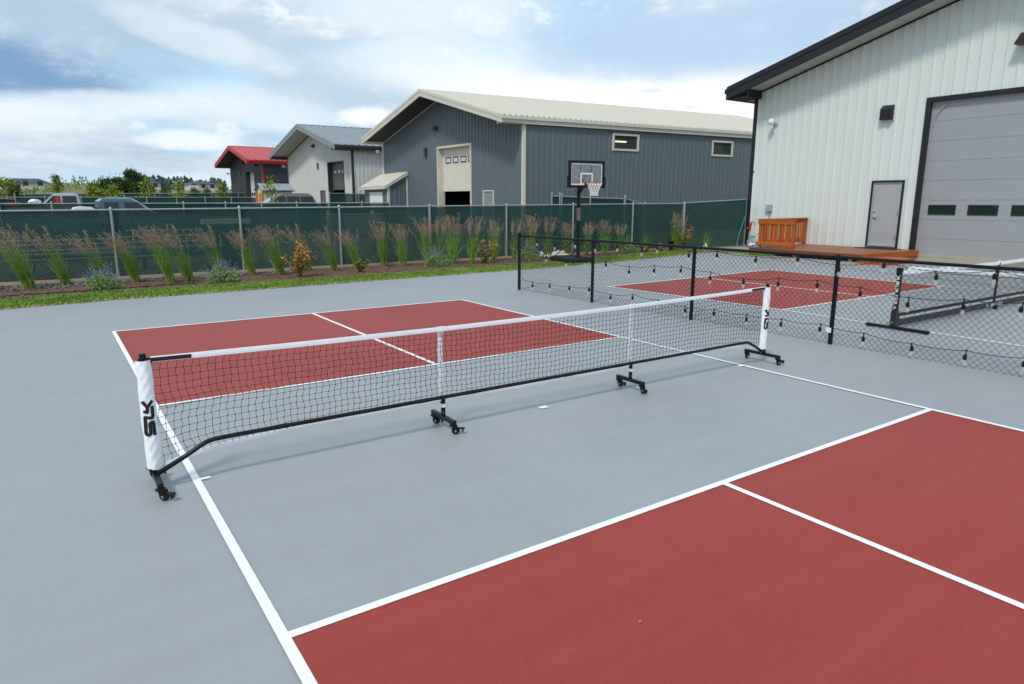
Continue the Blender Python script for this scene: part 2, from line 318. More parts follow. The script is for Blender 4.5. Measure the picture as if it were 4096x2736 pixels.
# ------------------------------------------------------------------ mesh builder
class MB:
    def __init__(s): s.v = []; s.f = []
    def add(s, vs, fs):
        b = len(s.v); s.v += [tuple(x) for x in vs]; s.f += [tuple(b+i for i in f) for f in fs]
    def quad(s, a, b, c, d): s.add((a, b, c, d), ((0, 1, 2, 3),))
    def tri(s, a, b, c): s.add((a, b, c), ((0, 1, 2),))
    def hexa(s, p):   # 8 points: bottom ring then top ring
        s.add(p, ((3, 2, 1, 0), (4, 5, 6, 7), (0, 1, 5, 4), (1, 2, 6, 5), (2, 3, 7, 6), (3, 0, 4, 7)))
    def box(s, x0, x1, y0, y1, z0, z1):
        s.hexa([(x0, y0, z0), (x1, y0, z0), (x1, y1, z0), (x0, y1, z0), (x0, y0, z1), (x1, y0, z1), (x1, y1, z1), (x0, y1, z1)])
    def obox(s, c, ax, ay, az):  # oriented box: centre and three half axes
        c = V(c); ax = V(ax); ay = V(ay); az = V(az)
        s.hexa([c-ax-ay-az, c+ax-ay-az, c+ax+ay-az, c-ax+ay-az, c-ax-ay+az, c+ax-ay+az, c+ax+ay+az, c-ax+ay+az])
    def beam(s, a, b, wd, ht, up=(0, 0, 1)):
        a = V(a); b = V(b); d = (b-a); l = d.length; d.normalize()
        x = d.cross(V(up)); x.normalize(); z = x.cross(d)
        s.obox((a+b)/2, d*(l/2), x*(wd/2), z*(ht/2))
    def tube(s, pts, r, n=8, cap=True):
        pts = [V(p) for p in pts]; rings = []; prev = None
        rr = r if isinstance(r, (list, tuple)) else [r]*len(pts)
        for i, p in enumerate(pts):
            d = (pts[min(i+1, len(pts)-1)]-pts[max(i-1, 0)])
            if d.length < 1e-9: d = V((0, 0, 1))
            d.normalize()
            if prev is None:
                a = V((0, 0, 1)) if abs(d.z) < 0.9 else V((1, 0, 0))
                prev = (a-d*a.dot(d)).normalized()
            else:
                prev = (prev-d*prev.dot(d)).normalized()
            q = d.cross(prev)
            rings.append([p+(prev*math.cos(2*math.pi*k/n)+q*math.sin(2*math.pi*k/n))*rr[i] for k in range(n)])
        vs = [x for g in rings for x in g]; fs = []
        for i in range(len(rings)-1):
            for k in range(n):
                a = i*n+k; b = i*n+(k+1) % n
                fs.append((a, b, b+n, a+n))
        if cap and n > 2:
            fs.append(tuple(range(n-1, -1, -1))); fs.append(tuple((len(rings)-1)*n+k for k in range(n)))
        s.add(vs, fs)
    def rod(s, a, b, r, n=8): s.tube([a, b], r, n)
    def lathe(s, c, prof, n=12, axis=(0, 0, 1)):  # profile of (radius, height) along axis
        ax = V(axis).normalized(); a = V((1, 0, 0)) if abs(ax.x) < 0.9 else V((0, 1, 0))
        u = (a-ax*a.dot(ax)).normalized(); w_ = ax.cross(u); c = V(c)
        vs = []; fs = []
        for r, h in prof:
            for k in range(n):
                t = 2*math.pi*k/n; vs.append(c+ax*h+(u*math.cos(t)+w_*math.sin(t))*r)
        for i in range(len(prof)-1):
            for k in range(n):
                p = i*n+k; q = i*n+(k+1) % n; fs.append((p, q, q+n, p+n))
        fs.append(tuple(range(n-1, -1, -1))); fs.append(tuple((len(prof)-1)*n+k for k in range(n)))
        s.add(vs, fs)
    def prism(s, poly, d):  # polygon (3d points) pushed along vector d
        n = len(poly); p = [V(x) for x in poly]; d = V(d)
        s.add(p+[x+d for x in p], [tuple(range(n-1, -1, -1)), tuple(range(n, 2*n))]+[(i, (i+1) % n, n+(i+1) % n, n+i) for i in range(n)])
    def blob(s, c, rx, ry, rz, jit=0.12, r_=rnd, n=7, mlat=5):
        vs = []; c = V(c)
        for i in range(mlat+1):
            th = math.pi*i/mlat
            for k in range(n):
                ph = 2*math.pi*k/n; j = 1+r_.uniform(-jit, jit)
                vs.append(c+V((rx*math.sin(th)*math.cos(ph)*j, ry*math.sin(th)*math.sin(ph)*j, rz*math.cos(th)*(j if 0 < i < mlat else 1))))
        fs = []
        for i in range(mlat):
            for k in range(n):
                a = i*n+k; b = i*n+(k+1) % n; fs.append((a+n, b+n, b, a))
        s.add(vs, fs)
    def build(s, name, material, parent=None, org=None, smooth=False, bevel=0.0, **props):
        if org is None: org = tuple(parent_org(parent))
        me = bpy.data.meshes.new(name)
        me.from_pydata([(x-org[0], y-org[1], z-org[2]) for x, y, z in s.v], [], s.f)
        me.materials.append(material)
        if smooth: me.polygons.foreach_set('use_smooth', [True]*len(me.polygons))
        me.update()
        o = bpy.data.objects.new(name, me); COL.objects.link(o)
        if parent is not None: o.parent = parent
        else: o.location = org
        if bevel:
            b = o.modifiers.new('bevel', 'BEVEL'); b.width = bevel; b.segments = 2; b.limit_method = 'ANGLE'
        for k, x in props.items(): o[k] = x
        return o
ORG = {}
def parent_org(p):
    while p is not None and p.parent is not None: p = p.parent
    return ORG.get(p.name, (0, 0, 0)) if p is not None else (0, 0, 0)
def thing(name, label, cat, loc=(0, 0, 0), group=None):
    o = bpy.data.objects.new(name, None); COL.objects.link(o); o.location = loc; o.empty_display_size = 0.2
    ORG[o.name] = tuple(loc)
    o['label'] = label; o['category'] = cat
    if group: o['group'] = group
    return o
def tag(o, label, cat, group=None):
    o['label'] = label; o['category'] = cat
    if group: o['group'] = group
    return o
def struct(name, mb, material, **k):
    return mb.build(name, material, None, (0, 0, 0), kind='structure', **k)
def kids(o): return list(o.children)
def dup(root, loc, label, rz=0.0, scale=1.0, group=None):
    r = root.copy(); COL.objects.link(r); r.location = loc; r.rotation_euler = (0, 0, rz)
    r.scale = (scale,)*3 if not isinstance(scale, tuple) else scale
    r['label'] = label
    if group: r['group'] = group
    ORG[r.name] = tuple(loc)
    for ch in kids(root):
        c = ch.copy(); COL.objects.link(c); c.parent = r
        for g_ in kids(ch):
            d = g_.copy(); COL.objects.link(d); d.parent = c
            for h_ in kids(g_):
                e = h_.copy(); COL.objects.link(e); e.parent = d
    return r
def copypart(o, off, parent, name=None):
    c = o.copy(); COL.objects.link(c); c.parent = parent; c.location = off
    return c
def text_mesh(s, size, mp, mb, depth=0.002, shear=0.0):
    """lettering turned into mesh; mp maps (x, y, z) of the text plane to the world"""
    cu = bpy.data.curves.new('t', 'FONT'); cu.body = s; cu.size = size; cu.extrude = depth/2; cu.offset = 0.012*size; cu.shear = shear; cu.resolution_u = 2
    ob = bpy.data.objects.new('t', cu); COL.objects.link(ob)
    dg = bpy.context.evaluated_depsgraph_get(); me = bpy.data.meshes.new_from_object(ob.evaluated_get(dg))
    xs = [v.co.x for v in me.vertices]
    mb.add([mp(v.co.x, v.co.y, v.co.z) for v in me.vertices], [tuple(p.vertices) for p in me.polygons])
    bpy.data.objects.remove(ob); bpy.data.meshes.remove(me); bpy.data.curves.remove(cu)
    return max(xs)
# ------------------------------------------------------------------ ground and terrain
def sm(t): t = max(0.0, min(1.0, t)); return t*t*(3-2*t)
def terr(x, y):
    d = y
    h = 0.0
    pts = [(17, -0.03), (30, 0.10), (46, 0.50), (60, 0.72), (80, 1.0), (140, 1.3), (205, 5.1), (230, 5.4), (420, 7.5), (900, 14), (2500, 36), (5200, 60)]
    if d <= 17: return -0.03
    for (a, ha), (b, hb) in zip(pts, pts[1:]):
        if d <= b: h = ha+(hb-ha)*(d-a)/(b-a); break
    else: h = 60
    # weedy earth bank out in the field
    h += 3.6*math.exp(-((x-6.0)/9.0)**2-((y-150)/11.0)**2)*(1+0.12*math.sin(x*0.9)+0.1*math.sin(x*0.37+1))
    return h
mb = MB()
xs = [-3000, -1200, -500, -220, -120, -70, -40, -25]+[-14+1.6*i for i in range(36)]+[50, 65, 90, 130, 200, 320, 600, 1400, 3200]
ys = [-300, -80, -30, -12, 0, 8, 14, 17, 20, 24, 30, 36, 42, 46, 53, 60, 70, 80, 95, 110, 122, 130, 135, 140, 145, 150, 155, 160, 166, 180, 230, 300, 420, 600, 900, 1500, 2500, 5200]
for j, y in enumerate(ys):
    for i, x in enumerate(xs): mb.v.append((x, y, terr(x, y)))
nx = len(xs)
for j in range(len(ys)-1):
    for i in range(nx-1): mb.f.append((j*nx+i, j*nx+i+1, (j+1)*nx+i+1, (j+1)*nx+i))
ground = struct('ground', mb, M['field'], smooth=True)
# gravel yard between the screened fence and the grey buildings
mb = MB()
yx = [-20, -8, 0, 8, 14, 21.4]; yy = [15.2, 20, 24, 30, 38, 46, 60, 76]
for y in yy:
    for x in yx: mb.v.append((x, y, terr(x, y)+0.02))
for j in range(len(yy)-1):
    for i in range(len(yx)-1): mb.f.append((j*6+i, j*6+i+1, (j+1)*6+i+1, (j+1)*6+i))
struct('yard', mb, M['soil'])

def sheet(pts, z): m_ = MB(); m_.add([(x, y, z) for x, y in pts], (tuple(range(len(pts))),)); return m_
pave_edge = [(-9, 9.6), (-4, 10.0), (-1.49, 10.25), (0.31, 10.50), (2.27, 10.56), (5.28, 10.74), (9.18, 10.98), (11.46, 11.06), (14.28, 11.42), (16.8, 11.85), (19.31, 12.38), (21.1, 13.05)]
bed_edge = [(-9, 11.0), (-4, 11.4), (-1.54, 11.66), (0.42, 11.98), (2.53, 11.88), (5.71, 11.92), (9.98, 12.28), (12.5, 12.42), (15.84, 12.98), (18.6, 13.75), (20.6, 14.2), (21.3, 14.3)]
pave = sheet([(-60, -40), (60, -40), (60, 5)]+[(24.88, 5), (24.88, 12.2), (22.6, 12.8)]+list(reversed(pave_edge))+[(-60, 7)], 0.0)
struct('pavement', pave, M['pave'])
struct('mulch_bed', sheet(bed_edge+[(22, 14.5), (-9, 14.5)], 0.012), M['mulch'])
struct('grass_strip', sheet(pave_edge+list(reversed(bed_edge)), 0.004), M['lawn'])
struct('gravel_patch', sheet([(20.7, 10.6), (21.2, 13.05), (22.2, 14.4), (24.88, 14.2), (24.88, 10.2), (21.5, 10.0)], 0.008), M['gravel'])
struct('sand_apron', sheet([(24.0, -3), (24.88, -3), (24.88, 7.2), (24.2, 6.4)], 0.004), M['sand'])

def strip(mb, a, b, wd, z):   # flat painted line of width wd to the right-hand side of a->b
    a = V((*a, 0)); b = V((*b, 0)); d = (b-a).normalized(); n_ = V((d.y, -d.x, 0))*wd
    mb.add([(p.x, p.y, z) for p in (a, b, b+n_, a+n_)], ((0, 3, 2, 1),))
# first court, in its own straight coordinates
ZR, ZL = 0.004, 0.008
BY, KY = 6.706, 2.134
for y0, y1 in ((KY, BY), (-BY, -KY)):
    for x0, x1 in ((0.045, 3.03), (3.066, 6.05)):
        yy0, yy1 = (y0-.01, y1-.04) if y0 > 0 else (y0+.04, y1+.01)
        struct('red_court', sheet([(x0, yy0), (x1, yy0), (x1, yy1), (x0, yy1)], ZR), M['red'])
def rline(x0, x1, y0, y1):
    struct('court_line', sheet([(x0, y0), (x1, y0), (x1, y1), (x0, y1)], ZL), M['line'])
rline(0, .051, -BY, BY); rline(6.045, 6.096, -BY, BY)
for y in (BY-.051, KY-.051, -KY, -BY): rline(.051, 6.045, y, y+.051)
for y0, y1 in ((KY, BY-.051), (-BY+.051, -KY)): rline(3.0225, 3.0735, y0, y1)
rline(.051, .118, -.02, .02); rline(5.98, 6.045, -.02, .025)          # net position ticks
struct('court_line', sheet([(3.03, -.03), (3.12, -.03), (3.12, .03), (3.03, .03)], ZL), M['line'])
# second court beyond the black fence
A0, A1, A2, A3 = V((10.235, 2.345, 0)), V((16.60, 2.365, 0)), V((16.64, 7.06, 0)), V((9.935, 6.68, 0))
def c2(s, t): return (A0*(1-s)+A1*s)*(1-t)+(A3*(1-s)+A2*s)*t
def q2(s0, s1, t0, t1, z, name, m_):
    p = [c2(s0, t0), c2(s1, t0), c2(s1, t1), c2(s0, t1)]
    struct(name, sheet([(a.x, a.y) for a in p], z), m_)
e, f = .0105, .0145
q2(e, .497, 0, 1-f, ZR, 'red_court', M['red']); q2(.503, 1-e, 0, 1-f, ZR, 'red_court', M['red'])
q2(0, e, -f, 1, ZL, 'court_line', M['line']); q2(1-e, 1, -f, 1, ZL, 'court_line', M['line'])
q2(e, 1-e, -f, 0, ZL, 'court_line', M['line']); q2(e, 1-e, 1-f, 1, ZL, 'court_line', M['line'])
q2(.4958, .5042, 0, 1-f, ZL, 'court_line', M['line'])
for a, b in (((10.235, 2.29), (10.15, -1.5)), ((10.15, -1.5), (10.05, -9)), ((16.55, 2.31), (16.7, 1.0)), ((16.7, 1.0), (16.7, -9))):
    mb = MB(); strip(mb, a, b, -0.065, ZL); struct('court_line', mb, M['line'])
mb = MB(); strip(mb, (10.1, -1.9), (16.7, -1.95), .055, ZL); struct('court_line', mb, M['line'])
# saw-cut joint across the pavement in front of the deck
for a, b in (((20.9, 9.95), (19.95, 9.15)), ((19.95, 9.15), (18.5, 4.4)), ((18.5, 4.4), (17.6, 1.0)), ((17.6, 1.0), (16.9, -3))):
    mb = MB(); strip(mb, a, b, .05, .003); struct('pavement_joint', mb, M['joint'])

# lawn blades along the strip: fine ground cover nobody could count
def interp(pl, x):
    for (a, ya), (b, yb) in zip(pl, pl[1:]):
        if x <= b: return ya+(yb-ya)*(x-a)/(b-a)
    return pl[-1][1]
r_ = random.Random(3); mb = MB(); md = MB()
for i in range(52000):
    x = r_.uniform(-4.5, 21.2); ya = interp(pave_edge, x); yb = interp(bed_edge, x)
    t = r_.random(); y = ya-0.03+(yb-ya+0.08)*t+0.04*math.sin(x*5.1)
    h = r_.uniform(.025, .06); a = r_.uniform(0, 6.28); wd = .009+.0006*y; ln = r_.uniform(-.03, .03)
    dx, dy = math.cos(a)*wd, math.sin(a)*wd
    dry = (t < 0.10 and r_.random() < 0.75) or r_.random() < 0.04+0.22*max(0, math.sin(x*1.3+2)*math.sin(x*.47)*math.sin(y*3))
    (md if dry else mb).tri((x-dx, y-dy, .004), (x+dx, y+dy, .004), (x+ln, y+r_.uniform(-.03, .03), .004+h*(0.6 if dry else 1)))
tag(mb.build('lawn_grass', M['blade'], None, (0, 0, 0), kind='stuff'), 'narrow strip of mown green grass along the pavement edge', 'grass')
tag(md.build('dry_grass', M['dryblade'], None, (0, 0, 0), kind='stuff'), 'dry yellow grass fringe where the lawn meets the pavement', 'grass')
mb = MB(); mp_ = MB()
for i in range(7000):
    x = r_.uniform(-4.5, 21); yb = interp(bed_edge, x); y = yb+r_.random()**1.2*(14.42-yb)
    a = r_.uniform(0, 6.28); l_ = r_.uniform(.02, .06); w_ = r_.uniform(.008, .02); z = .016+r_.uniform(0, .02); t = r_.uniform(-.012, .012)
    c, s_ = math.cos(a), math.sin(a)
    mb.quad((x-c*l_, y-s_*l_, z-t), (x+s_*w_, y-c*w_, z+.006), (x+c*l_, y+s_*l_, z+t), (x-s_*w_, y+c*w_, z))
tag(mb.build('bark_mulch', M['chip'], None, (0, 0, 0), kind='stuff'), 'reddish brown bark mulch scattered over the planting bed', 'mulch')
for i in range(480):
    x = r_.uniform(-4.2, 5.2); yb = interp(bed_edge, x); y = r_.uniform(13.2 if x < .4 else 13.7, 14.35)
    s_ = r_.uniform(.02, .05)*(1.4 if x < 0 and r_.random() < .3 else 1)
    mp_.blob((x, y, .012+s_*.35), s_*1.2, s_, s_*.6, .2, r_, 6, 4)
tag(mp_.build('river_pebbles', M['pebble'], None, (0, 0, 0), kind='stuff', smooth=True), 'grey river pebbles lining the foot of the green fence', 'pebbles')
mb = MB()
for i in range(3800):
    if i < 1900: x = r_.uniform(21.0, 22.6); y = r_.uniform(11.0, 13.3)
    else: x, y = r_.uniform(20.9, 21.9), r_.uniform(10.1, 11.2)
    if r_.random() < .45 and (x-21.4)**2+(y-12.4)**2 > .5 and (x-21.3)**2+(y-10.6)**2 > .25: continue
    a = r_.uniform(0, 6.28); h = r_.uniform(.03, .09); dx, dy = math.cos(a)*.02, math.sin(a)*.02
    mb.tri((x-dx, y-dy, .008), (x+dx, y+dy, .008), (x+r_.uniform(-.05, .05), y, .008+h))
tag(mb.build('weed_grass', M['blade'], None, (0, 0, 0), kind='stuff'), 'ragged weeds growing through the gravel beside the deck', 'weeds')
r11 = random.Random(41); mb = MB()
for i in range(70):
    x, y = r11.uniform(-2.5, 12), r11.uniform(-4.2, 9.5)
    l_ = r11.uniform(.005, .012); a = r11.uniform(0, 6.28); c, s_ = math.cos(a)*l_, math.sin(a)*l_
    mb.quad((x-c, y-s_, .010), (x+s_*.4, y-c*.4, .014), (x+c, y+s_, .011+l_*.3), (x-s_*.4, y+c*.4, .013))
tag(mb.build('leaf_litter', M['straw'], None, (0, 0, 0), kind='stuff'), 'tiny dry leaf bits scattered over the grey and red court', 'leaf litter')
# pale edging boards along the foot of the fence
for k in range(10):
    x0 = -5.2+k*2.95-0.02
    if x0 > 21: break
    mb = MB(); mb.box(x0, min(x0+2.93, 21.3), 14.50, 14.545, -.02, .085)
    names = ['first', 'second', 'third', 'fourth', 'fifth', 'sixth', 'seventh', 'eighth', 'ninth', 'tenth']
    tag(mb.build('edging_board', M['curb'], None, (x0, 14.5, 0)), 'pale edging board under the green fence, %s along from its left end' % names[k], 'edging board', 'edging boards under the green fence')
# ------------------------------------------------------------------ buildings
def ribbed(name, m_, parent, P0, U, T, n, u0, u1, tb, tt, opens=(), rib=.36, h=.034, per=3, top_w=.05, side_w=.028):
    """ribbed metal sheets laid side by side; each sheet is an object of its own.  U across, T up the sheet, n outward"""
    P0, U, T, n = V(P0), V(U), V(T), V(n)
    tbf = tb if callable(tb) else (lambda u: tb); ttf = tt if callable(tt) else (lambda u: tt)
    res = []; u = u0; pw = rib*per
    while u < u1-1e-6:
        ue = min(u+pw, u1)
        pr = [(u, 0.0)]
        k = 0
        while True:
            c = u+rib*(k+.5)
            if c-top_w/2-side_w >= ue: break
            pr += [(c-top_w/2-side_w, 0), (c-top_w/2, h), (c+top_w/2, h), (c+top_w/2+side_w, 0)]; k += 1
            if k >= per: break
        pr = [p for p in pr if p[0] < ue-1e-4]+[(ue, 0.0)]
        brk = getattr(ttf, "brk", ()); cuts = sorted(set([x for o in opens for x in (o[0], o[1]) if u < x < ue]+[x for x in brk if u < x < ue]))
        for x in cuts:
            for i in range(len(pr)-1):
                if pr[i][0] < x < pr[i+1][0]:
                    t = (x-pr[i][0])/(pr[i+1][0]-pr[i][0]); pr.insert(i+1, (x, pr[i][1]*(1-t)+pr[i+1][1]*t)); break
        mb = MB()
        for (a, ha), (b, hb) in zip(pr, pr[1:]):
            if b-a < 1e-5: continue
            mid = (a+b)/2
            spans = [(tbf(a), tbf(b), ttf(a), ttf(b))]
            for o in opens:
                if o[0] <= mid <= o[1]:
                    ns = []
                    for (b0, b1, t0, t1) in spans:
                        if o[2] > b0+1e-4: ns.append((b0, b1, min(o[2], t0), min(o[2], t1)))
                        if t0 > o[3]+1e-4: ns.append((max(b0, o[3]), max(b1, o[3]), t0, t1))
                    spans = ns
            for (b0, b1, t0, t1) in spans:
                A = P0+U*a+n*ha; B = P0+U*b+n*hb
                mb.quad(A+T*b0, B+T*b1, B+T*t1, A+T*t0)
        if mb.f: res.append(mb.build(name, m_, parent))
        u = ue
    return res

class Frame:
    """local axes of a building: u along the gable, w along the long side, z up"""
    def __init__(s, K, U, W): s.K, s.U, s.W = V(K), V(U).normalized(), V(W).normalized()
    def p(s, u, w_, z): return s.K+s.U*u+s.W*w_+V((0, 0, z))
    def box(s, mb, u0, u1, w0, w1, z0, z1):
        mb.hexa([s.p(u0, w0, z0), s.p(u1, w0, z0), s.p(u1, w1, z0), s.p(u0, w1, z0), s.p(u0, w0, z1), s.p(u1, w0, z1), s.p(u1, w1, z1), s.p(u0, w1, z1)])

def shell(root, fr, Wd, Ln, ez, slope, ovf, oe, th, mats, gopen=(), sopen=(), half=None, soff_step=.75, near_side=True, far_side=False, rake=None, roof_rib=.36, roof_h=.065):
    """walls, corner trims, soffits, fascias and ribbed roof of a gabled metal building"""
    wall, trim, fasc, soff, roof = mats
    ap = Wd/2; az = ez+slope*ap
    def zs(u): return ez+slope*(u if u <= ap else Wd-u)
    def top(u): return zs(u)-.004
    top.brk = (ap,)
    ribbed('wall_panel', wall, root, fr.K, fr.U, (0, 0, 1), -fr.W, 0, Wd, 0.12, top, gopen)
    if near_side: ribbed('wall_panel', wall, root, fr.K, fr.W, (0, 0, 1), -fr.U, 0, Ln, 0.12, ez, sopen)
    if far_side:
        mb = MB(); mb.quad(fr.p(Wd, 0, .1), fr.p(Wd, Ln, .1), fr.p(Wd, Ln, ez), fr.p(Wd, 0, ez)); mb.build('back_wall', wall, root)
    mb = MB(); mb.add([fr.p(0, Ln, 0), fr.p(Wd, Ln, 0), fr.p(Wd, Ln, ez), fr.p(ap, Ln, az), fr.p(0, Ln, ez)], ((0, 1, 2, 3, 4),)); mb.build('end_wall', wall, root)
    mb = MB(); fr.box(mb, .0, Wd, 0.01, .2, -.2, .14); fr.box(mb, 0.01, .2, .2, Ln, -.2, .14); mb.build('foundation', M['conc'], root)
    for u in (0, Wd):
        s_ = -1 if u == 0 else 1
        mb = MB(); a, b = (u-.034, u+.13) if u == 0 else (u-.13, u+.034)
        fr.box(mb, a, b, -.036, -.003, .1, zs(.1)); 
        if u == 0: fr.box(mb, -.036, -.003, -.003, .14, .1, ez)
        mb.build('corner_trim', trim, root)
    # roof planes
    cs = 1/math.sqrt(1+slope*slope); ln = (ap+oe)/cs
    for s_ in (0, 1):
        if s_ == 0: u_e, du = -oe, 1
        else: u_e, du = Wd+oe, -1
        T = (fr.U*du+V((0, 0, slope))).normalized(); nrm = (V((0, 0, 1))-fr.U*du*slope).normalized()
        P0 = fr.p(u_e, -ovf, ez-slope*oe+th)
        ribbed('roof_panel', roof, root, P0, fr.W, T, nrm, 0, Ln+ovf, -.02, ln, rib=roof_rib, h=roof_h)
        # deck under the sheets
        mb = MB(); ue2 = ap
        z_e = ez-slope*oe
        mb.hexa([fr.p(u_e, -ovf+.03, z_e+.02), fr.p(ap, -ovf+.03, az+.02), fr.p(ap, Ln, az+.02), fr.p(u_e, Ln, z_e+.02),
                 fr.p(u_e, -ovf+.03, z_e+th-.01), fr.p(ap, -ovf+.03, az+th-.01), fr.p(ap, Ln, az+th-.01), fr.p(u_e, Ln, z_e+th-.01)])
        mb.build('roof_deck', fasc, root)
        # soffit sheets under the gable overhang
        k = 0.0
        while k < ap+oe-1e-3:
            k2 = min(k+soff_step, ap+oe)-.022
            ua, ub = u_e+du*k, u_e+du*k2
            za, zb = ez-slope*oe+slope*k, ez-slope*oe+slope*k2
            mb = MB(); mb.hexa([fr.p(ua, -ovf+.03, za), fr.p(ub, -ovf+.03, zb), fr.p(ub, -.03, zb), fr.p(ua, -.03, za), fr.p(ua, -ovf+.03, za+.016), fr.p(ub, -ovf+.03, zb+.016), fr.p(ub, -.03, zb+.016), fr.p(ua, -.03, za+.016)])
            mb.build('soffit_panel', soff, root); k += soff_step
        # rake fascia in two stepped boards, drip edge
        for (w0, w1, za, zb) in ((-ovf-.03, -ovf+.028, -.05, th*.62), (-ovf-.055, -ovf+.03, th*.63, th+.05)):
            mb = MB(); zb_ = ez-slope*oe
            mb.hexa([fr.p(u_e-du*.0, w0, zb_+za), fr.p(ap, w0, az+za), fr.p(ap, w1, az+za), fr.p(u_e, w1, zb_+za), fr.p(u_e, w0, zb_+zb), fr.p(ap, w0, az+zb), fr.p(ap, w1, az+zb), fr.p(u_e, w1, zb_+zb)])
            mb.build('rake_fascia', rake or fasc, root)
        # wall-top trim under the soffit
        mb = MB(); mb.hexa([fr.p(u_e+du*oe, -.05, ez-.07), fr.p(ap, -.05, az-.07), fr.p(ap, -.026, az-.07), fr.p(u_e+du*oe, -.026, ez-.07), fr.p(u_e+du*oe, -.05, ez-.005), fr.p(ap, -.05, az-.005), fr.p(ap, -.026, az-.005), fr.p(u_e+du*oe, -.026, ez-.005)])
        mb.build('rake_trim', trim, root)
        # boxed eave return and eave fascia / gutter
        zb_ = ez-slope*oe
        mb = MB(); a, b = sorted((u_e-du*.03, u_e+du*(oe+.32))); fr.box(mb, a, b, -ovf+.03, -.055, zb_-.06, zb_-.004)
        c0, c1 = sorted((u_e+du*(oe+.27), u_e+du*(oe+.32))); fr.box(mb, c0, c1, -ovf+.03, -.055, zb_-.003, ez+.06)
        mb.build('eave_return', fasc, root)
        mb = MB(); a, b = sorted((u_e-du*.03, u_e-du*.001)); fr.box(mb, a, b, -ovf-.03, Ln, zb_-.06, zb_+th*.45)
        mb.build('eave_fascia', fasc, root)
        mb = MB(); a, b = sorted((u_e-du*.11, u_e-du*.001)); fr.box(mb, a, b, -ovf-.03, Ln, zb_+th*.46, zb_+th*.95)
        mb.build('gutter', fasc, root)
        if oe > .05:
            mb = MB(); a, b = sorted((u_e, u_e+du*oe)); fr.box(mb, a, b, 0, Ln, zb_-.003, zb_+.015); mb.build('eave_soffit', soff, root)
    mb = MB(); mb.hexa([fr.p(ap-.18, -ovf-.06, az+th-.03+.02), fr.p(ap+.18, -ovf-.06, az+th-.03+.02), fr.p(ap+.18, Ln, az+th-.03+.02), fr.p(ap-.18, Ln, az+th-.03+.02), fr.p(ap-.03, -ovf-.06, az+th+.055), fr.p(ap+.03, -ovf-.06, az+th+.055), fr.p(ap+.03, Ln, az+th+.055), fr.p(ap-.03, Ln, az+th+.055)])
    mb.build('ridge_cap', roof, root)

def trim_frame(root, fr, u0, u1, z0, z1, m_, wd=.1, side=False, proud=.03, depth=.0, sill=False, name='door_frame'):
    """casing round an opening; side=True puts it on the long wall"""
    mb = MB()
    def bx(a, b, za, zb):
        if side: fr.box(mb, -proud-.026, depth, a, b, za, zb)
        else: fr.box(mb, a, b, -proud-.026, depth, za, zb)
    bx(u0-wd, u0, z0, z1+wd); bx(u1, u1+wd, z0, z1+wd); bx(u0, u1, z1, z1+wd)
    if sill: bx(u0-wd, u1+wd, z0-wd, z0)
    return mb.build(name, m_, root)

def garage(root, fr, u0, u1, z0, z1, m_, nsec, win_row, wins, rec, gl, ft=.05, fm=None):
    """sectional overhead door: every section a part, windows inside one section"""
    h = (z1-z0)/nsec
    for k in range(nsec):
        a, b = z0+k*h+.004, z0+(k+1)*h-.004
        mb = MB(); fr.box(mb, u0, u1, rec, rec+.05, a, b)
        # tongue at the joint
        fr.box(mb, u0, u1, rec+.012, rec+.045, b, b+.008)
        s_ = mb.build('door_section', m_, root)
        if k == win_row:
            for (wa, wb) in wins:
                zm = (a+b)/2; hh = h*(.18 if ft < .06 else .23); t_ = ft
                mb = MB()
                t = t_
                fr.box(mb, wa-t, wb+t, rec-.02, rec-.001, zm+hh, zm+hh+t); fr.box(mb, wa-t, wb+t, rec-.02, rec-.001, zm-hh-t, zm-hh)
                fr.box(mb, wa-t, wa, rec-.02, rec-.001, zm-hh, zm+hh); fr.box(mb, wb, wb+t, rec-.02, rec-.001, zm-hh, zm+hh)
                o = mb.build('window_frame', fm or M['wblk'], s_)
                mb = MB(); fr.box(mb, wa, wb, rec-.008, rec-.002, zm-hh, zm+hh); mb.build('window_pane', gl, s_)
    mb = MB(); fr.box(mb, u0-.5, u1+.5, rec+.07, rec+.09, 0, z1+.4); 

def reveal(root, fr, u0, u1, z0, z1, rec, m_):
    mb = MB(); fr.box(mb, u0-.02, u0, 0, rec+.06, z0, z1); fr.box(mb, u1, u1+.02, 0, rec+.06, z0, z1); fr.box(mb, u0, u1, 0, rec+.06, z1, z1+.02)
    mb.build('door_reveal', m_, root)

def wall_light(root, fr, u, z, m_, s=1.0):
    mb = MB()
    P = [fr.p(u-.16*s, -.03, z+.17*s), fr.p(u+.16*s, -.03, z+.17*s), fr.p(u+.2*s, -.03, z-.1*s), fr.p(u-.2*s, -.03, z-.1*s)]
    Q = [fr.p(u-.16*s, -.10*s, z+.17*s), fr.p(u+.16*s, -.10*s, z+.17*s), fr.p(u+.21*s, -.30*s, z-.10*s), fr.p(u-.21*s, -.30*s, z-.10*s)]
    mb.add(P+Q, ((0, 1, 2, 3), (0, 4, 5, 1), (4, 7, 6, 5), (1, 5, 6, 2), (0, 3, 7, 4), (3, 2, 6, 7)))
    o = mb.build('wall_light', m_, root)
    mb = MB(); mb.obox(fr.p(u, -.2*s, z-.09*s), fr.U*.15*s, fr.W*.07*s, V((0, 0, .012))); mb.build('diffuser', M['white'], o)
    return o
def slim_light(root, fr, u, z, m_):
    mb = MB(); fr.box(mb, u-.11, u+.11, -.14, -.026, z-.26, z+.26); fr.box(mb, u-.13, u+.13, -.16, -.026, z+.26, z+.29); o = mb.build('wall_sconce', m_, root)
    mb = MB(); fr.box(mb, u-.07, u+.07, -.146, -.141, z-.18, z+.18); mb.build('lens', M['tint'], o)
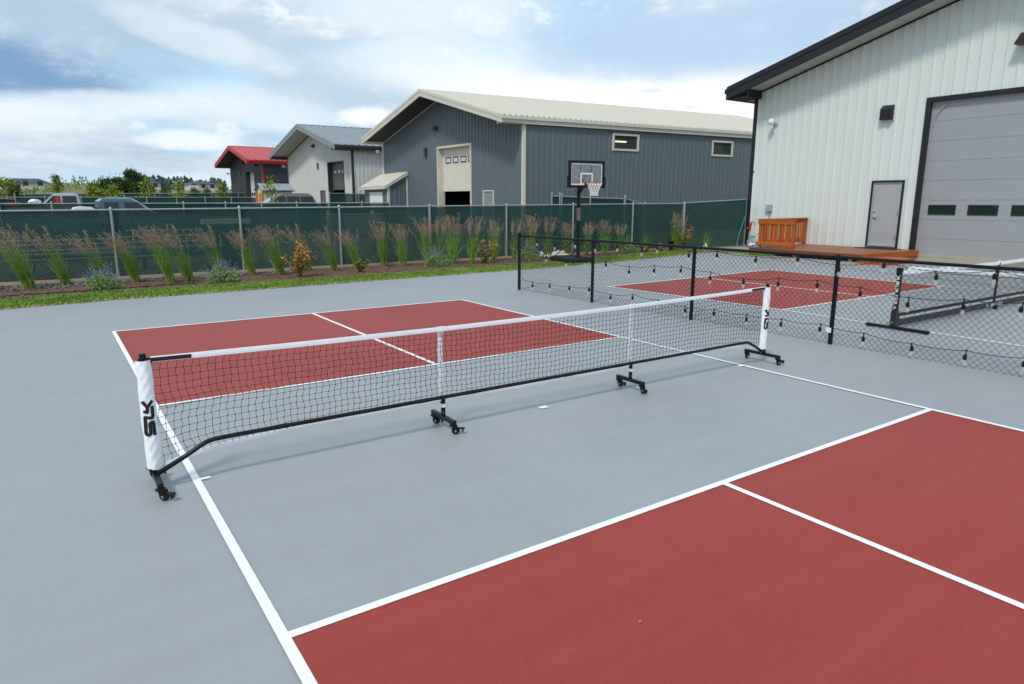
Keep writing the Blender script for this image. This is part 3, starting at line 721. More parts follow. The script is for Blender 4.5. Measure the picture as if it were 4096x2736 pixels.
def dome_cam(root, fr, u, z, r=.12, out=-1):
    mb = MB(); mb.rod(fr.p(u, -.026, z), fr.p(u, -.06, z), r*.75, 12); mb.rod(fr.p(u, -.06, z), fr.p(u, -.22, z+.05), r*.3, 8)
    o = mb.build('camera_bracket', M['steelg'], root)
    mb = MB(); c = fr.p(u, -.32, z+.05); mb.lathe(c-V((0, 0, .1)), [(.02, 0), (r*.7, .03), (r*.95, .09), (r*.95, .18), (r*.6, .24), (.02, .26)], 14); mb.build('security_camera', M['white'], o, smooth=True)

# ---- the pale building on the right
wb = thing('metal_building', 'pale white metal building with black trim and a grey overhead door', 'building', (24.9, 14.06, 0))
wf = Frame((24.9, 14.06, 0), (0, -1, 0), (1, 0, 0))
GU0, GU1, GZ = 7.10, 12.6, 5.30
DU0, DU1, DZ0, DZ1 = 5.36, 6.52, .30, 2.72
shell(wb, wf, 18.8, 24, 6.44, .266, 1.0, .72, .40, (M['wwall'], M['wblk'], M['wblk'], M['soff'], M['wblk']), gopen=((GU0-.05, GU1+.05, 0, GZ+.05), (DU0, DU1, DZ0-.05, DZ1)), near_side=False)
mb = MB(); mb.quad(wf.p(0, 0, .1), wf.p(0, 24, .1), wf.p(0, 24, 6.4), wf.p(0, 0, 6.4)); mb.build('side_wall', M['wwall'], wb)
trim_frame(wb, wf, GU0, GU1, -.02, GZ, M['wblk'], .15, proud=.04, depth=.0)
reveal(wb, wf, GU0, GU1, 0, GZ, .12, M['wblk'])
garage(wb, wf, GU0, GU1, .03, GZ+.02, M['gdoor'], 8, 2, [(7.42, 8.2), (8.67, 9.46), (9.93, 10.72), (11.2, 12.0)], .10, M['doorglass'])
mb = MB(); mb.tube([wf.p(7.22, .07, 4.5), wf.p(7.24, .06, 4.75), wf.p(7.36, .05, 5.0), wf.p(7.55, .04, 5.18)], .018, 6); mb.build('lift_cable', M['steelg'], wb)
mb = MB(); wf.box(mb, GU0-.14, GU0+.02, -.07, .08, 0, .10); mb.build('jamb_base', M['white'], wb)
trim_frame(wb, wf, DU0+.06, DU1-.06, DZ0, DZ1-.07, M['wblk'], .065, proud=.03)
mb = MB(); wf.box(mb, DU0+.06, DU0+.11, -.02, .05, DZ0, DZ1-.07); wf.box(mb, DU1-.11, DU1-.06, -.02, .05, DZ0, DZ1-.07); wf.box(mb, DU0+.11, DU1-.11, -.02, .05, DZ1-.12, DZ1-.07); mb.build('door_jamb', M['steelg'], wb)
mb = MB(); wf.box(mb, DU0+.115, DU1-.115, .0, .045, DZ0+.05, DZ1-.125); wd = mb.build('walk_door', M['wdoor'], wb)
mb = MB(); wf.box(mb, DU0+.06, DU1-.06, -.10, .02, DZ0, DZ0+.035); mb.build('threshold', M['chrome'], wb)
mb = MB(); c = wf.p(DU0+.20, -.001, 1.40); mb.lathe(c, [(.055, 0), (.055, .015), (.025, .02), (.025, .05)], 14, (-1, 0, 0)); mb.beam(wf.p(DU0+.19, -.06, 1.40), wf.p(DU0+.34, -.06, 1.395), .02, .022); mb.build('door_handle', M['chrome'], wd)
mb = MB(); mb.lathe(wf.p(DU0+.20, -.001, 1.61), [(.048, 0), (.048, .02), (.025, .03)], 14, (-1, 0, 0)); mb.build('deadbolt', M['chrome'], wd)
for z in (.68, 1.55, 2.42):
    mb = MB(); wf.box(mb, DU1-.135, DU1-.10, -.03, -.021, z-.07, z+.07); mb.build('hinge', M['chrome'], wd)
mb = MB()
P0 = (5.44, 4.84); U0 = (5.90, 5.36)
mb.hexa([wf.p(5.46, -.2, 4.84), wf.p(5.88, -.2, 4.84), wf.p(5.88, -.03, 4.84), wf.p(5.46, -.03, 4.84), wf.p(5.46, -.2, 5.22), wf.p(5.88, -.2, 5.22), wf.p(5.88, -.03, 5.36), wf.p(5.46, -.03, 5.36)])
o = mb.build('vent_hood', M['wblk'], wb)
mb = MB(); wf.box(mb, 5.42, 5.92, -.032, -.027, 4.80, 5.40); mb.build('vent_flange', M['white'], o)
wall_light(wb, wf, 9.72, 6.82, M['bronze'], 1.3)
dome_cam(wb, wf, 1.06, 5.10, .13)
mb = MB(); wf.box(mb, .96, 1.22, -.14, -.026, 1.56, 1.84); o = mb.build('electrical_box', M['steelg'], wb, bevel=.008)
mb = MB(); mb.rod(wf.p(1.12, -.06, .1), wf.p(1.12, -.06, 1.555), .022, 8); mb.build('conduit', M['galv'], o)
mb = MB(); mb.lathe(wf.p(.19, -.03, 3.22), [(.03, 0), (.03, .02)], 10, (-1, 0, 0)); mb.build('wall_plug', M['wblk'], wb)
mb = MB()
for row in range(0, 7):
    z = 1.05+row*1.1
    for k in range(1, 52):
        u = .36*k-.18-.07
        if z > 6.44+.266*min(u, 18.8-u)-.15 or (GU0-.2 < u < GU1+.2 and z < GZ+.25) or (DU0-.1 < u < DU1+.1 and z < DZ1+.1): continue
        mb.lathe(wf.p(u, 0, z), [(.013, .0), (.013, .007), (.004, .01)], 6, (-1, 0, 0))
mb.build('screw_heads', M['steelg'], wb, kind='stuff')

# ---- blue-grey building in the middle
gb = thing('metal_building', 'long blue-grey metal building with cream roof and trim', 'building', (22.1, 27.18, 0))
gf = Frame((22.1, 27.18, 0), (math.sin(R(-2.5)), math.cos(R(-2.5)), 0), (math.cos(R(6.0)), -math.sin(R(6.0)), 0))
gopen = ((5.32, 9.30, -1, 5.42), (2.86, 3.98, -1, 2.62)); 
W1, W2 = (6.15, 8.15, 5.0, 6.0), (14.25, 16.15, 4.93, 5.93)
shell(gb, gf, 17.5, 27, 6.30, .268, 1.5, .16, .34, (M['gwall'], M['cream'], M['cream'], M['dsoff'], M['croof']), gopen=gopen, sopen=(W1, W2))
trim_frame(gb, gf, 5.36, 9.26, 0, 5.40, M['cream'], .13, proud=.05, depth=.0)
reveal(gb, gf, 5.36, 9.26, 0, 5.40, .34, M['cream'])
garage(gb, gf, 5.36, 9.26, 2.62, 5.5, M['creamdoor'], 5, 3, [(5.55, 6.1), (6.45, 7.0), (7.4, 7.95), (8.3, 8.85)], .32, M['litegl'], ft=.07, fm=M['ltrim'])
mb = MB(); gf.box(mb, 4.2, 11, 6.0, 6.05, 0, 6); gf.box(mb, 4.2, 4.25, .5, 6, 0, 6); gf.box(mb, 11, 11.05, .5, 6, 0, 6); gf.box(mb, 4.2, 11, .5, 6, 5.7, 5.75); mb.build('interior', M['dark'], gb)
mb = MB(); 
for k in range(4): gf.box(mb, 5.5, 6.9, 2.0+.12*k, 2.1+.12*k, 1.5, 2.06-.1*k)
mb.build('workbench', M['lumber'], gb)
trim_frame(gb, gf, 2.92, 3.92, 0, 2.56, M['cream'], .07, proud=.03)
mb = MB(); gf.box(mb, 2.925, 3.915, .0, .04, 0, 2.555); o = mb.build('side_door', mat('slate_door', (.22, .28, .31), .5, var=.05), gb)
mb = MB(); mb.lathe(gf.p(3.05, -.001, 1.35), [(.04, 0), (.04, .05)], 10, (-1, 0, 0)); mb.build('door_handle', M['chrome'], o)
for (a, b, z0, z1), lit in ((W1, True), (W2, False)):
    fr_ = trim_frame(gb, gf, a+.11, b-.11, z0+.11, z1-.11, M['cream'], .11, side=True, proud=.045, sill=True, name='window')
    mb = MB(); gf.box(mb, .02, .03, a+.11, b-.11, z0+.11, z1-.11); mb.build('window_pane', M['winglass'], fr_)
    mb = MB(); gf.box(mb, .9, .95, a-.6, b+1.5, z0-.8, z1+.6); mb.build('interior_wall', M['dark'], fr_)
    mb = MB()
    u = a-.2; i = 0
    xs_ = [(a+.05, a+.62)] if lit else [(a+.05, a+.45), (a+.62, b-.35)]
    for (p, q) in xs_:
        z = z0-.3
        while z < z1+.1:
            j = .06*((i*7) % 5)/5; gf.box(mb, .45, .7, p-j*.3, q+j, z, z+.075); z += .085; i += 1
    mb.build('lumber_stack', M['lumber'], fr_, kind='stuff')
    if lit:
        mb = MB(); gf.box(mb, .6, .66, a+.75, b-.38, z1-.44, z1-.36); mb.build('light_tube', M['tube'], fr_)
wall_light(gb, gf, 9.5, 6.72, M['dsoff'], 1.0); slim_light(gb, gf, 10.9, 5.25, M['dsoff']); dome_cam(gb, gf, 17.7, 5.6, .15)

# small lean-to on the gable of the blue-grey building
sh = thing('lean_to_shed', 'small blue-grey lean-to shed with sloping cream roof and white door', 'shed', (20.1, 40.5, 0))
X0, X1, Y0, Y1 = 19.9, 21.45, 40.78, 45.0
sf = Frame((X0, Y0, 0), (0, 1, 0), (1, 0, 0))
ribbed('wall_panel', M['gwall'], sh, sf.K, sf.U, (0, 0, 1), -sf.W, 0, Y1-Y0, .1, 2.98, ((.95, 3.4, 0, 2.62),))
mb = MB(); mb.add([sf.p(0, 0, 0), sf.p(0, X1-X0, 0), sf.p(0, X1-X0, 3.84), sf.p(0, 0, 2.98)], ((0, 1, 2, 3),)); mb.build('side_wall', M['gwall'], sh)
for k in range(4):
    w_ = .2+k*.36; z1 = 2.98+w_*.555
    mb = MB(); mb.hexa([sf.p(-.025, w_-.04, .1), sf.p(-.025, w_+.04, .1), sf.p(-.002, w_+.06, .1), sf.p(-.002, w_-.06, .1), sf.p(-.025, w_-.04, z1-.05), sf.p(-.025, w_+.04, z1-.05), sf.p(-.002, w_+.06, z1-.05), sf.p(-.002, w_-.06, z1-.05)])
    mb.build('wall_rib', M['gwall'], sh)
mb = MB(); sf.box(mb, -.05, .12, -.05, -.003, 0, 2.98); sf.box(mb, -.05, -.027, -.003, .12, 0, 2.95); mb.build('corner_trim', M['cream'], sh)
mb = MB(); sf.box(mb, -.05, -.027, X1-X0-.14, X1-X0, 0, 3.75); mb.build('corner_trim', M['cream'], sh)
T = V((1, 0, .555)).normalized(); nn = V((-.555, 0, 1)).normalized()
ribbed('roof_panel', M['croof'], sh, sf.p(-.15, -.32, 3.02), sf.U, T, nn, 0, Y1-Y0+.45, 0, 2.12, rib=.36, h=.03)
mb = MB(); mb.hexa([sf.p(-.15, -.32, 2.82), sf.p(Y1-Y0+.3, -.32, 2.82), sf.p(Y1-Y0+.3, X1-X0, 3.84), sf.p(-.15, X1-X0, 3.84), sf.p(-.15, -.32, 3.0), sf.p(Y1-Y0+.3, -.32, 3.0), sf.p(Y1-Y0+.3, X1-X0, 4.02), sf.p(-.15, X1-X0, 4.02)]); mb.build('roof_fascia', M['cream'], sh)
mb = MB(); sf.box(mb, .98, 3.38, .0, .04, 0, 2.60); o = mb.build('shed_door', M['white'], sh)
mb = MB(); sf.box(mb, 2.16, 2.20, -.02, -.002, .1, 2.55); sf.box(mb, 1.2, 2.0, -.012, -.002, 1.75, 2.4); sf.box(mb, 2.4, 3.2, -.012, -.002, 1.75, 2.4); mb.build('door_batten', M['white'], o)

# ---- light grey building
lb = thing('metal_building', 'light grey metal building with grey roof and taupe overhead door', 'building', (21.28, 50.9, 0))
lf = Frame((21.28, 50.9, 0), (math.sin(R(-2.5)), math.cos(R(-2.5)), 0), (math.cos(R(4.0)), -math.sin(R(4.0)), 0))
shell(lb, lf, 15.9, 20, 6.32, .268, 1.6, .5, .36, (M['lwall'], M['ltrim'], M['ltrim'], M['lsoff'], M['lroof']), gopen=((1.75, 5.3, -1, 5.38), (6.2, 7.3, 0, 2.95)), soff_step=1.2, rake=M['lroof'], roof_rib=.6, roof_h=.08)
trim_frame(lb, lf, 1.80, 5.25, .3, 5.34, M['ltrim'], .05); reveal(lb, lf, 1.80, 5.25, .3, 5.34, .4, M['ltrim'])
garage(lb, lf, 1.80, 5.25, 2.98, 5.5, M['ldoor'], 4, 2, [(1.95, 2.4), (2.6, 3.05), (3.45, 3.9), (4.35, 4.8)], .38, M['litegl'], fm=M['ldoor'])
mb = MB(); lf.box(mb, 1, 6, 4, 4.05, 0, 6); lf.box(mb, 1, 1.05, .5, 4, 0, 6); lf.box(mb, 6, 6.05, .5, 4, 0, 6); mb.build('interior', M['dark'], lb)
trim_frame(lb, lf, 6.25, 7.25, .3, 2.9, M['ltrim'], .05)
mb = MB(); lf.box(mb, 6.25, 7.25, 0, .04, .3, 2.9); mb.build('side_door', M['ldoor'], lb)
wall_light(lb, lf, 8.35, 7.0, M['ltrim'], 1.1); slim_light(lb, lf, 7.5, 5.15, M['ltrim']); dome_cam(lb, lf, 16.15, 5.4, .16)

# ---- charcoal building with the red roof
rb = thing('metal_building', 'charcoal metal building with bright red roof, farthest of the row', 'building', (20.5, 76.3, 0))
rf = Frame((20.5, 76.3, 0), (math.sin(R(-2.5)), math.cos(R(-2.5)), 0), (math.cos(R(4.0)), -math.sin(R(4.0)), 0))
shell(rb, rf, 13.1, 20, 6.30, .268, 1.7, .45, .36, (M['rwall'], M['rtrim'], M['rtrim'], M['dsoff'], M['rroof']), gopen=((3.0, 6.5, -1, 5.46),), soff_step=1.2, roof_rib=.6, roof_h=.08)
trim_frame(rb, rf, 3.05, 6.45, .5, 5.42, M['ltrim'], .05); reveal(rb, rf, 3.05, 6.45, .5, 5.42, .5, M['ltrim'])
garage(rb, rf, 3.05, 6.45, .9, 5.5, M['rdoor'], 6, 2, [(3.3, 3.8), (4.1, 4.6), (4.9, 5.4), (5.7, 6.2)], .48, M['tint'], fm=M['ldoor'])
wall_light(rb, rf, 6.8, 6.55, M['ltrim'], 1.1); wall_light(rb, rf, 1.95, 6.1, M['ltrim'], 1.1); slim_light(rb, rf, 8.4, 5.3, M['ltrim']); dome_cam(rb, rf, 13.3, 5.4, .14)
# ------------------------------------------------------------------ deck beside the pale building
dk = thing('deck', 'stained orange cedar deck and step in front of the grey walk door', 'deck', (21.3, 8.9, 0))
DX0, DX1, DY0, DY1, DZ = 21.25, 24.84, 6.80, 11.2, .27
nb = 42; bw = (DY1-DY0)/nb
proto = None
for k in range(nb):
    y = DY0+bw*k
    if proto is None:
        mb = MB(); mb.box(DX0-.03, DX1, DY0+.003, DY0+bw-.003, DZ-.035, DZ); proto = mb.build('deck_board', M['board'], dk, bevel=.004)
    else: copypart(proto, (0, bw*k, 0), dk)
mb = MB(); mb.box(DX0+.012, DX0+.05, DY0-.03, DY1, DZ-.17, DZ-.037); mb.build('fascia_board', M['deck'], dk)
mb = MB(); mb.box(DX0-.03, DX1, DY0-.04, DY0-.003, DZ-.20, DZ+.004); mb.build('fascia_board', M['deck'], dk)
mb = MB(); mb.box(DX0+.06, DX1, DY1-.05, DY1-.01, DZ-.17, DZ-.037); mb.build('fascia_board', M['deck'], dk)
for y in (7.2, 9.25, 10.7):
    mb = MB(); mb.box(DX0+.02, DX0+.12, y, y+.1, -.02, DZ-.175); mb.build('post', M['deck'], dk)
for x in (22.2, 23.4):
    mb = MB(); mb.box(x, x+.04, DY0+.01, DY1-.06, DZ-.17, DZ-.04); mb.build('joist', M['deck'], dk)
mb = MB(); mb.box(20.75, 22.7, 5.80, 6.75, .12, .15); mb.build('step_tread', M['deck'], dk)
mb = MB(); mb.box(20.78, 20.82, 5.84, 6.73, 0, .118); mb.box(20.82, 22.65, 5.84, 5.88, 0, .118); mb.build('step_riser', M['deck'], dk)
# railing: front run along y, side run back to the wall
RX, RY0, RY1 = 21.33, 9.42, 10.80; RT = 1.33
def box_part(name, x0, x1, y0, y1, z0, z1, m_=M['deck']):
    mb = MB(); mb.box(x0, x1, y0, y1, z0, z1); return mb.build(name, m_, dk, bevel=.006)
box_part('rail_post', RX-.05, RX+.05, RY0-.05, RY0+.05, DZ, RT-.045); box_part('rail_post', RX-.05, RX+.05, RY1-.05, RY1+.05, DZ, RT-.045)
RYW = 11.17                                   # the side run meets the wall a little further along
def side_beam(name, x0, x1, z0, z1, wd, off=0.0):
    mb = MB(); f_ = lambda x: RY1+(RYW-RY1)*(x-RX)/(24.84-RX)+off; mb.beam((x0, f_(x0), (z0+z1)/2), (x1, f_(x1), (z0+z1)/2), wd, z1-z0); return mb.build(name, M['deck'], dk, bevel=.006)
box_part('rail_post', 24.72, 24.82, RYW-.05, RYW+.05, DZ, RT-.045)
box_part('top_rail', RX-.085, RX+.07, RY0-.10, RY1+.08, RT-.04, RT); side_beam('top_rail', RX+.075, 24.84, RT-.04, RT, .14)
box_part('rail_board', RX-.088, RX-.053, RY0-.06, RY1+.07, RT-.185, RT-.045); box_part('rail_board', RX-.088, RX-.053, RY0-.06, RY1+.12, DZ+.11, DZ+.24)
side_beam('rail_board', RX+.06, 24.7, RT-.185, RT-.045, .035, .07); side_beam('rail_board', RX+.06, 24.7, DZ+.11, DZ+.24, .035, .07)
mb = MB(); mb.box(-.018, .018, -.032, .032, 0, .92); 
bal = mb.build('baluster', M['deck'], dk, org=(0, 0, 0)); bal.location = V((RX-.025, RY0+.17, DZ+.08))-V(ORG[dk.name])
for k in range(1, 10): copypart(bal, bal.location+V((0, .122*k, 0)), dk)
b2 = None
for k in range(20):
    if b2 is None:
        mb = MB(); mb.box(-.032, .032, -.018, .018, 0, .92); b2 = mb.build('baluster', M['deck'], dk, org=(0, 0, 0)); b2.location = V((RX+.25, RY1+.02, DZ+.08))-V(ORG[dk.name])
    else: copypart(b2, b2.location+V((.163*k, .163*k*(RYW-RY1)/(24.84-RX), 0)), dk)
mb = MB(); mb.box(24.15, 24.82, 7.35, 8.75, DZ+.002, DZ+.016); tag(mb.build('door_mat', M['rubber'], None, (24.5, 8, DZ)), 'flat black rubber mat on the deck at the door', 'mat')

# ---- yard hydrant, hose, pots and small things along the wall corner
hy = thing('yard_hydrant', 'yard hydrant with red handle and grey pipe at the building corner', 'hydrant', (24.45, 13.55, 0))
mb = MB(); mb.rod((24.45, 13.55, 0), (24.45, 13.55, .72), .028, 8); mb.build('pipe', M['galv'], hy)
mb = MB(); mb.tube([(24.45, 13.55, .70), (24.45, 13.55, .86), (24.44, 13.52, 1.02), (24.44, 13.53, 1.10)], [.035, .045, .05, .03], 8); mb.tube([(24.44, 13.52, 1.08), (24.43, 13.42, 1.10), (24.43, 13.33, 1.02), (24.43, 13.33, .93)], [.022, .02, .018, .016], 6); mb.build('handle', M['redp'], hy)
mb = MB(); mb.tube([(24.45, 13.55, .84), (24.44, 13.66, .86), (24.44, 13.72, .80)], .03, 8); mb.build('spout', M['redp'], hy)
mb = MB(); pts = [(24.43, 13.54, .50)]
for k in range(60): t = k/59; pts.append((24.40+.02*math.sin(t*70), 13.5-.28*t, .49+.035*math.cos(t*70)))
mb.tube(pts+[(24.4, 13.2, .52), (24.4, 13.08, .66)], .011, 5); tag(mb.build('coiled_hose', M['aqua'], None, (24.4, 13.5, .5)), 'short coiled aqua air hose hanging on the hydrant pipe', 'hose')
mb = MB(); mb.tube([(24.70, 14.03, 1.35), (24.6, 14.08, .95), (24.45, 14.10, .55), (24.3, 14.06, .15), (24.25, 14.0, .03)], .012, 5); tag(mb.build('hose', M['aqua'], None, (24.6, 14.1, .9)), 'thin aqua hose hanging down the end of the green fence', 'hose')
mb = MB(); mb.lathe((24.35, 13.35, 0), [(.09, 0), (.11, .02), (.13, .2), (.12, .21), (.115, .19)], 14); tag(mb.build('bucket', M['white'], None, (24.35, 13.35, 0), smooth=True), 'small white bucket on gravel beside the red-handled hydrant', 'bucket')
mb = MB(); mb.lathe((24.6, 13.6, 0), [(.10, 0), (.14, .02), (.14, .3), (.12, .34)], 12); tag(mb.build('steel_can', M['steelg'], None, (24.6, 13.6, 0), smooth=True), 'grey steel can behind the hydrant at the building corner', 'can')
mb = MB()
r5 = random.Random(5)
mb.blob((23.95, 12.6, .11), .26, .42, .12, .3, r5, 9, 6); mb.blob((23.8, 12.25, .09), .2, .3, .1, .3, r5, 8, 5)
tag(mb.build('plastic_bag', M['bluep'], None, (23.9, 12.5, 0)), 'crumpled blue plastic bag on the gravel left of the deck', 'bag')
mb = MB(); mb.blob((24.2, 13.0, .10), .14, .24, .11, .3, r5, 8, 5); tag(mb.build('paper_bag', M['white'], None, (24.2, 13, 0)), 'crumpled white bag beside the blue plastic bag', 'bag')
for (x, y, z, rot, lb_) in ((19.55, 14.05, .10, 1.2, 'terracotta pot tipped over in the mulch under the fence'), (18.75, 13.98, .07, 2.6, 'small broken terracotta pot lying at the lawn edge')):
    mb = MB(); ax = V((math.cos(rot)*.8, math.sin(rot)*.8, .5)); s_ = .17 if z > .08 else .13
    mb.lathe(V((x, y, z)), [(s_*.5, 0), (s_*.7, s_*.9), (s_*.82, s_*.9), (s_*.82, s_*1.2), (s_*.7, s_*1.2), (s_*.6, s_*.8)], 14, ax)
    tag(mb.build('plant_pot', M['terr'], None, (x, y, 0), smooth=True), lb_, 'plant pot', 'terracotta pots')
mb = MB(); mb.box(19.93, 20.07, 13.86, 14.0, 0, .36); mb.box(19.90, 20.10, 13.83, 14.03, .36, .40)
tag(mb.build('garden_light', M['blackv'], None, (20, 13.9, 0)), 'short square black garden light post at the lawn edge', 'garden light')
mb = MB(); mb.tube([(22.15, 14.2, .02), (22.05, 13.9, .22), (21.85, 13.7, .14), (21.6, 13.45, .03)], .03, 6)
tag(mb.build('white_pipe', M['white'], None, (22, 13.8, 0)), 'bent white plastic pipe end poking out past the lawn corner', 'pipe')
# white floor lamps lying in the mulch near the hoop
fl = thing('flood_light', 'white plastic flood light lying in mulch left of the hoop base', 'flood light', (13.9, 14.1, 0))
mb = MB(); mb.lathe(V((13.62, 13.95, .12)), [(.03, 0), (.05, .03), (.10, .10), (.105, .13), (.09, .125)], 12, V((-.8, .1, .2))); mb.build('lamp_head', M['white'], fl)
mb = MB(); mb.rod((13.62, 13.95, .12), (14.05, 13.8, .10), .014, 6); mb.build('arm', M['blackv'], fl)
mb = MB(); mb.obox((14.1, 13.78, .13), (.05, 0, 0), (0, .05, 0), (.03, 0, .13)); mb.build('lamp_head', M['white'], fl)
mb = MB(); mb.rod((13.9, 13.86, 0), (13.9, 13.86, .11), .012, 6); mb.build('stake', M['blackv'], fl)
r6 = random.Random(11)
for k, (x, y, s_) in enumerate(((13.62, 13.75, .13), (13.83, 13.62, .16), (14.02, 13.55, .14), (14.22, 13.50, .15), (13.92, 13.72, .12), (14.36, 13.40, .10), (14.12, 13.64, .15))):
    mb = MB(); mb.blob((x, y, .012+s_*.5+(.10 if k in (4, 6) else 0)), s_, s_*.85, s_*.62, .14, r6, 9, 6)
    tag(mb.build('landscape_rock', M['paleRock'], None, (x, y, 0), smooth=True), ('leftmost pale rock in the little pile behind the hoop base', 'second pale rock from the left in the pile by the hoop', 'pale rock in the middle of the pile behind the hoop base', 'fourth pale rock along the front of the rock pile by the hoop', 'pale rock resting on top at the left of the small pile', 'smallest pale rock at the right end of the pile by the hoop', 'pale rock resting on top at the right of the small pile')[k], 'rock', 'pale rocks by the basketball hoop')
# white length of pipe on the pavement beyond the far net
mb = MB(); mb.tube([(19.55, 4.55, .07), (19.8, 3.3, .07), (20.0, 1.9, .07), (20.2, 0.4, .07)], .065, 8); tag(mb.build('white_pipe', M['white'], None, (19.8, 3, 0)), 'long white plastic pipe lying on the pavement behind the far net', 'pipe')
mb = MB(); mb.tube([(19.72, 4.5, .035), (19.97, 3.3, .035), (20.17, 1.9, .035), (20.37, .4, .035)], .035, 6); tag(mb.build('black_pipe', M['blackv'], None, (19.9, 3, 0)), 'thin black pipe lying along the white pipe behind the far net', 'pipe')

# ------------------------------------------------------------------ basketball hoop
hp = thing('basketball_hoop', 'portable black basketball hoop with clear backboard and red rim', 'basketball hoop', (13.42, 11.86, 0))
bn = V((-.12, -.99, 0)).normalized(); bu = V((-bn.y, bn.x, 0)); zz = V((0, 0, 1))
pb = V((13.42, 11.86, 0))
mb = MB()
base = [(-.42, -.30), (.42, -.30), (.50, .1), (.44, 1.05), (-.44, 1.05), (-.50, .1)]
def hb(a, b, z): return pb+bu*a-bn*b+zz*z
lo = [hb(a, b, .0) for a, b in base]; mi = [hb(a*1.02, b*1.02, .11) for a, b in base]; hi = [hb(a*.86, b*.9+.02, .19) for a, b in base]
vs_ = lo+mi+hi; fs_ = [(5, 4, 3, 2, 1, 0), (12, 13, 14, 15, 16, 17)]
for r0 in (0, 6):
    for k in range(6): fs_.append((r0+k, r0+(k+1) % 6, r0+6+(k+1) % 6, r0+6+k))
mb.add(vs_, fs_); mb.build('base', M['blackv'], hp, bevel=.02)
for s_ in (-1, 1):
    mb = MB(); c = hb(.36*s_, -.33, .06); mb.rod(c-bu*.03, c+bu*.03, .06, 12); mb.build('wheel', M['rubber'], hp)
mb = MB(); mb.tube([hb(0, 0, .1), hb(0, .02, 1.2), hb(0, .06, 2.55)], .056, 10); mb.build('pole', M['blacks'], hp)
mb = MB(); mb.tube([hb(0, .026, 1.35), hb(0, .032, 1.72)], .063, 10); mb.build('label_band', mat('grey_label', (.16, .17, .19), .5, var=.2), hp)
for z in (1.66, 1.60, 1.72):
    mb = MB(); mb.tube([hb(0, .033, z), hb(0, .034, z+.03)], .0645, 10); mb.build('label_stripe', M['redp'], hp)
for s_ in (-1, 1):
    mb = MB(); mb.rod(hb(.34*s_, .9, .18), hb(.03*s_, .03, .82), .016, 6); mb.build('brace', M['blacks'], hp)
# backboard: centre in front of the pole
BC = pb-bu*.03+bn*.42+zz*2.765
BWd, BHt = 1.24, .74
def bp_(a, z, d=0.0): return BC+bu*a+zz*z+bn*d
def bframe(wd, ht, t, d0, d1):
    m_ = MB()
    for a0, a1, z0, z1 in ((-wd/2, wd/2, ht/2-t, ht/2), (-wd/2, wd/2, -ht/2, -ht/2+t), (-wd/2, -wd/2+t, -ht/2+t, ht/2-t), (wd/2-t, wd/2, -ht/2+t, ht/2-t)):
        m_.hexa([bp_(a0, z0, d0), bp_(a1, z0, d0), bp_(a1, z0, d1), bp_(a0, z0, d1), bp_(a0, z1, d0), bp_(a1, z1, d0), bp_(a1, z1, d1), bp_(a0, z1, d1)])
    return m_
bbd = bframe(BWd+.06, BHt+.07, .075, -.04, .03).build('backboard_frame', M['blackv'], hp)
for s_ in (-1, 1):
    mb = MB(); mb.obox(bp_(s_*(BWd/2+.035), -.24, 0), bu*.03, zz*.17, bn*.045); mb.build('corner_pad', M['blackv'], hp)
mb = MB(); a, z = BWd/2-.03, BHt/2-.02; mb.hexa([bp_(-a, -z, -.006), bp_(a, -z, -.006), bp_(a, -z, .002), bp_(-a, -z, .002), bp_(-a, z, -.006), bp_(a, z, -.006), bp_(a, z, .002), bp_(-a, z, .002)]); mb.build('backboard_pane', M['acryl'], hp)
bframe(BWd-.045, BHt-.06, .058, .0045, .007).build('white_border', M['white'], hp)
m1 = MB(); a, z = (BWd-.161)/2, (BHt-.176)/2
m1.hexa([bp_(-a, -z, .0045), bp_(a, -z, .0045), bp_(a, -z, .0065), bp_(-a, -z, .0065), bp_(-a, -z+.02, .0045), bp_(a, -z+.02, .0045), bp_(a, -z+.02, .0065), bp_(-a, -z+.02, .0065)])
for s_ in (-1, 1): m1.obox(bp_(s_*(a-.008), -.05, .0055), bu*.008, zz*(z*.8), bn*.001)
m1.build('red_stripe', M['redp'], hp)
m1 = MB(); SW, SH, t = .46, .36, .05; cz = -.135
for a0, a1, z0, z1 in ((-SW/2, SW/2, SH/2-t, SH/2), (-SW/2, SW/2, -SH/2, -SH/2+t), (-SW/2, -SW/2+t, -SH/2+t, SH/2-t), (SW/2-t, SW/2, -SH/2+t, SH/2-t)):
    m1.hexa([bp_(a0, z0+cz, .0075), bp_(a1, z0+cz, .0075), bp_(a1, z0+cz, .0095), bp_(a0, z0+cz, .0095), bp_(a0, z1+cz, .0075), bp_(a1, z1+cz, .0075), bp_(a1, z1+cz, .0095), bp_(a0, z1+cz, .0095)])
m1.build('target_square', M['white'], hp)
m1 = MB()
for s_ in (-1, 1):
    m1.beam(bp_(s_*.2, -.36, -.04), bp_(s_*.2, .38, -.04), .045, .03, bu)
m1.build('back_bar', M['blackv'], hp)
for s_ in (-1, 1):
    for z0, z1 in ((2.50, .16), (2.22, -.14)):
        mb = MB(); mb.beam(hb(.045*s_, .05, z0), bp_(.19*s_, z1, -.05), .02, .045); mb.build('lift_arm', M['blacks'], hp)
mb = MB(); mb.rod(hb(0, .05, 2.1), bp_(0, .0, -.07), .022, 6); mb.build('lift_strut', M['blacks'], hp)
for z in (.12, -.10):
    mb = MB(); mb.beam(bp_(-.36, z+.04, -.12), bp_(-.2, z-.06, -.05), .015, .03); mb.build('handle_bracket', M['galv'], hp)
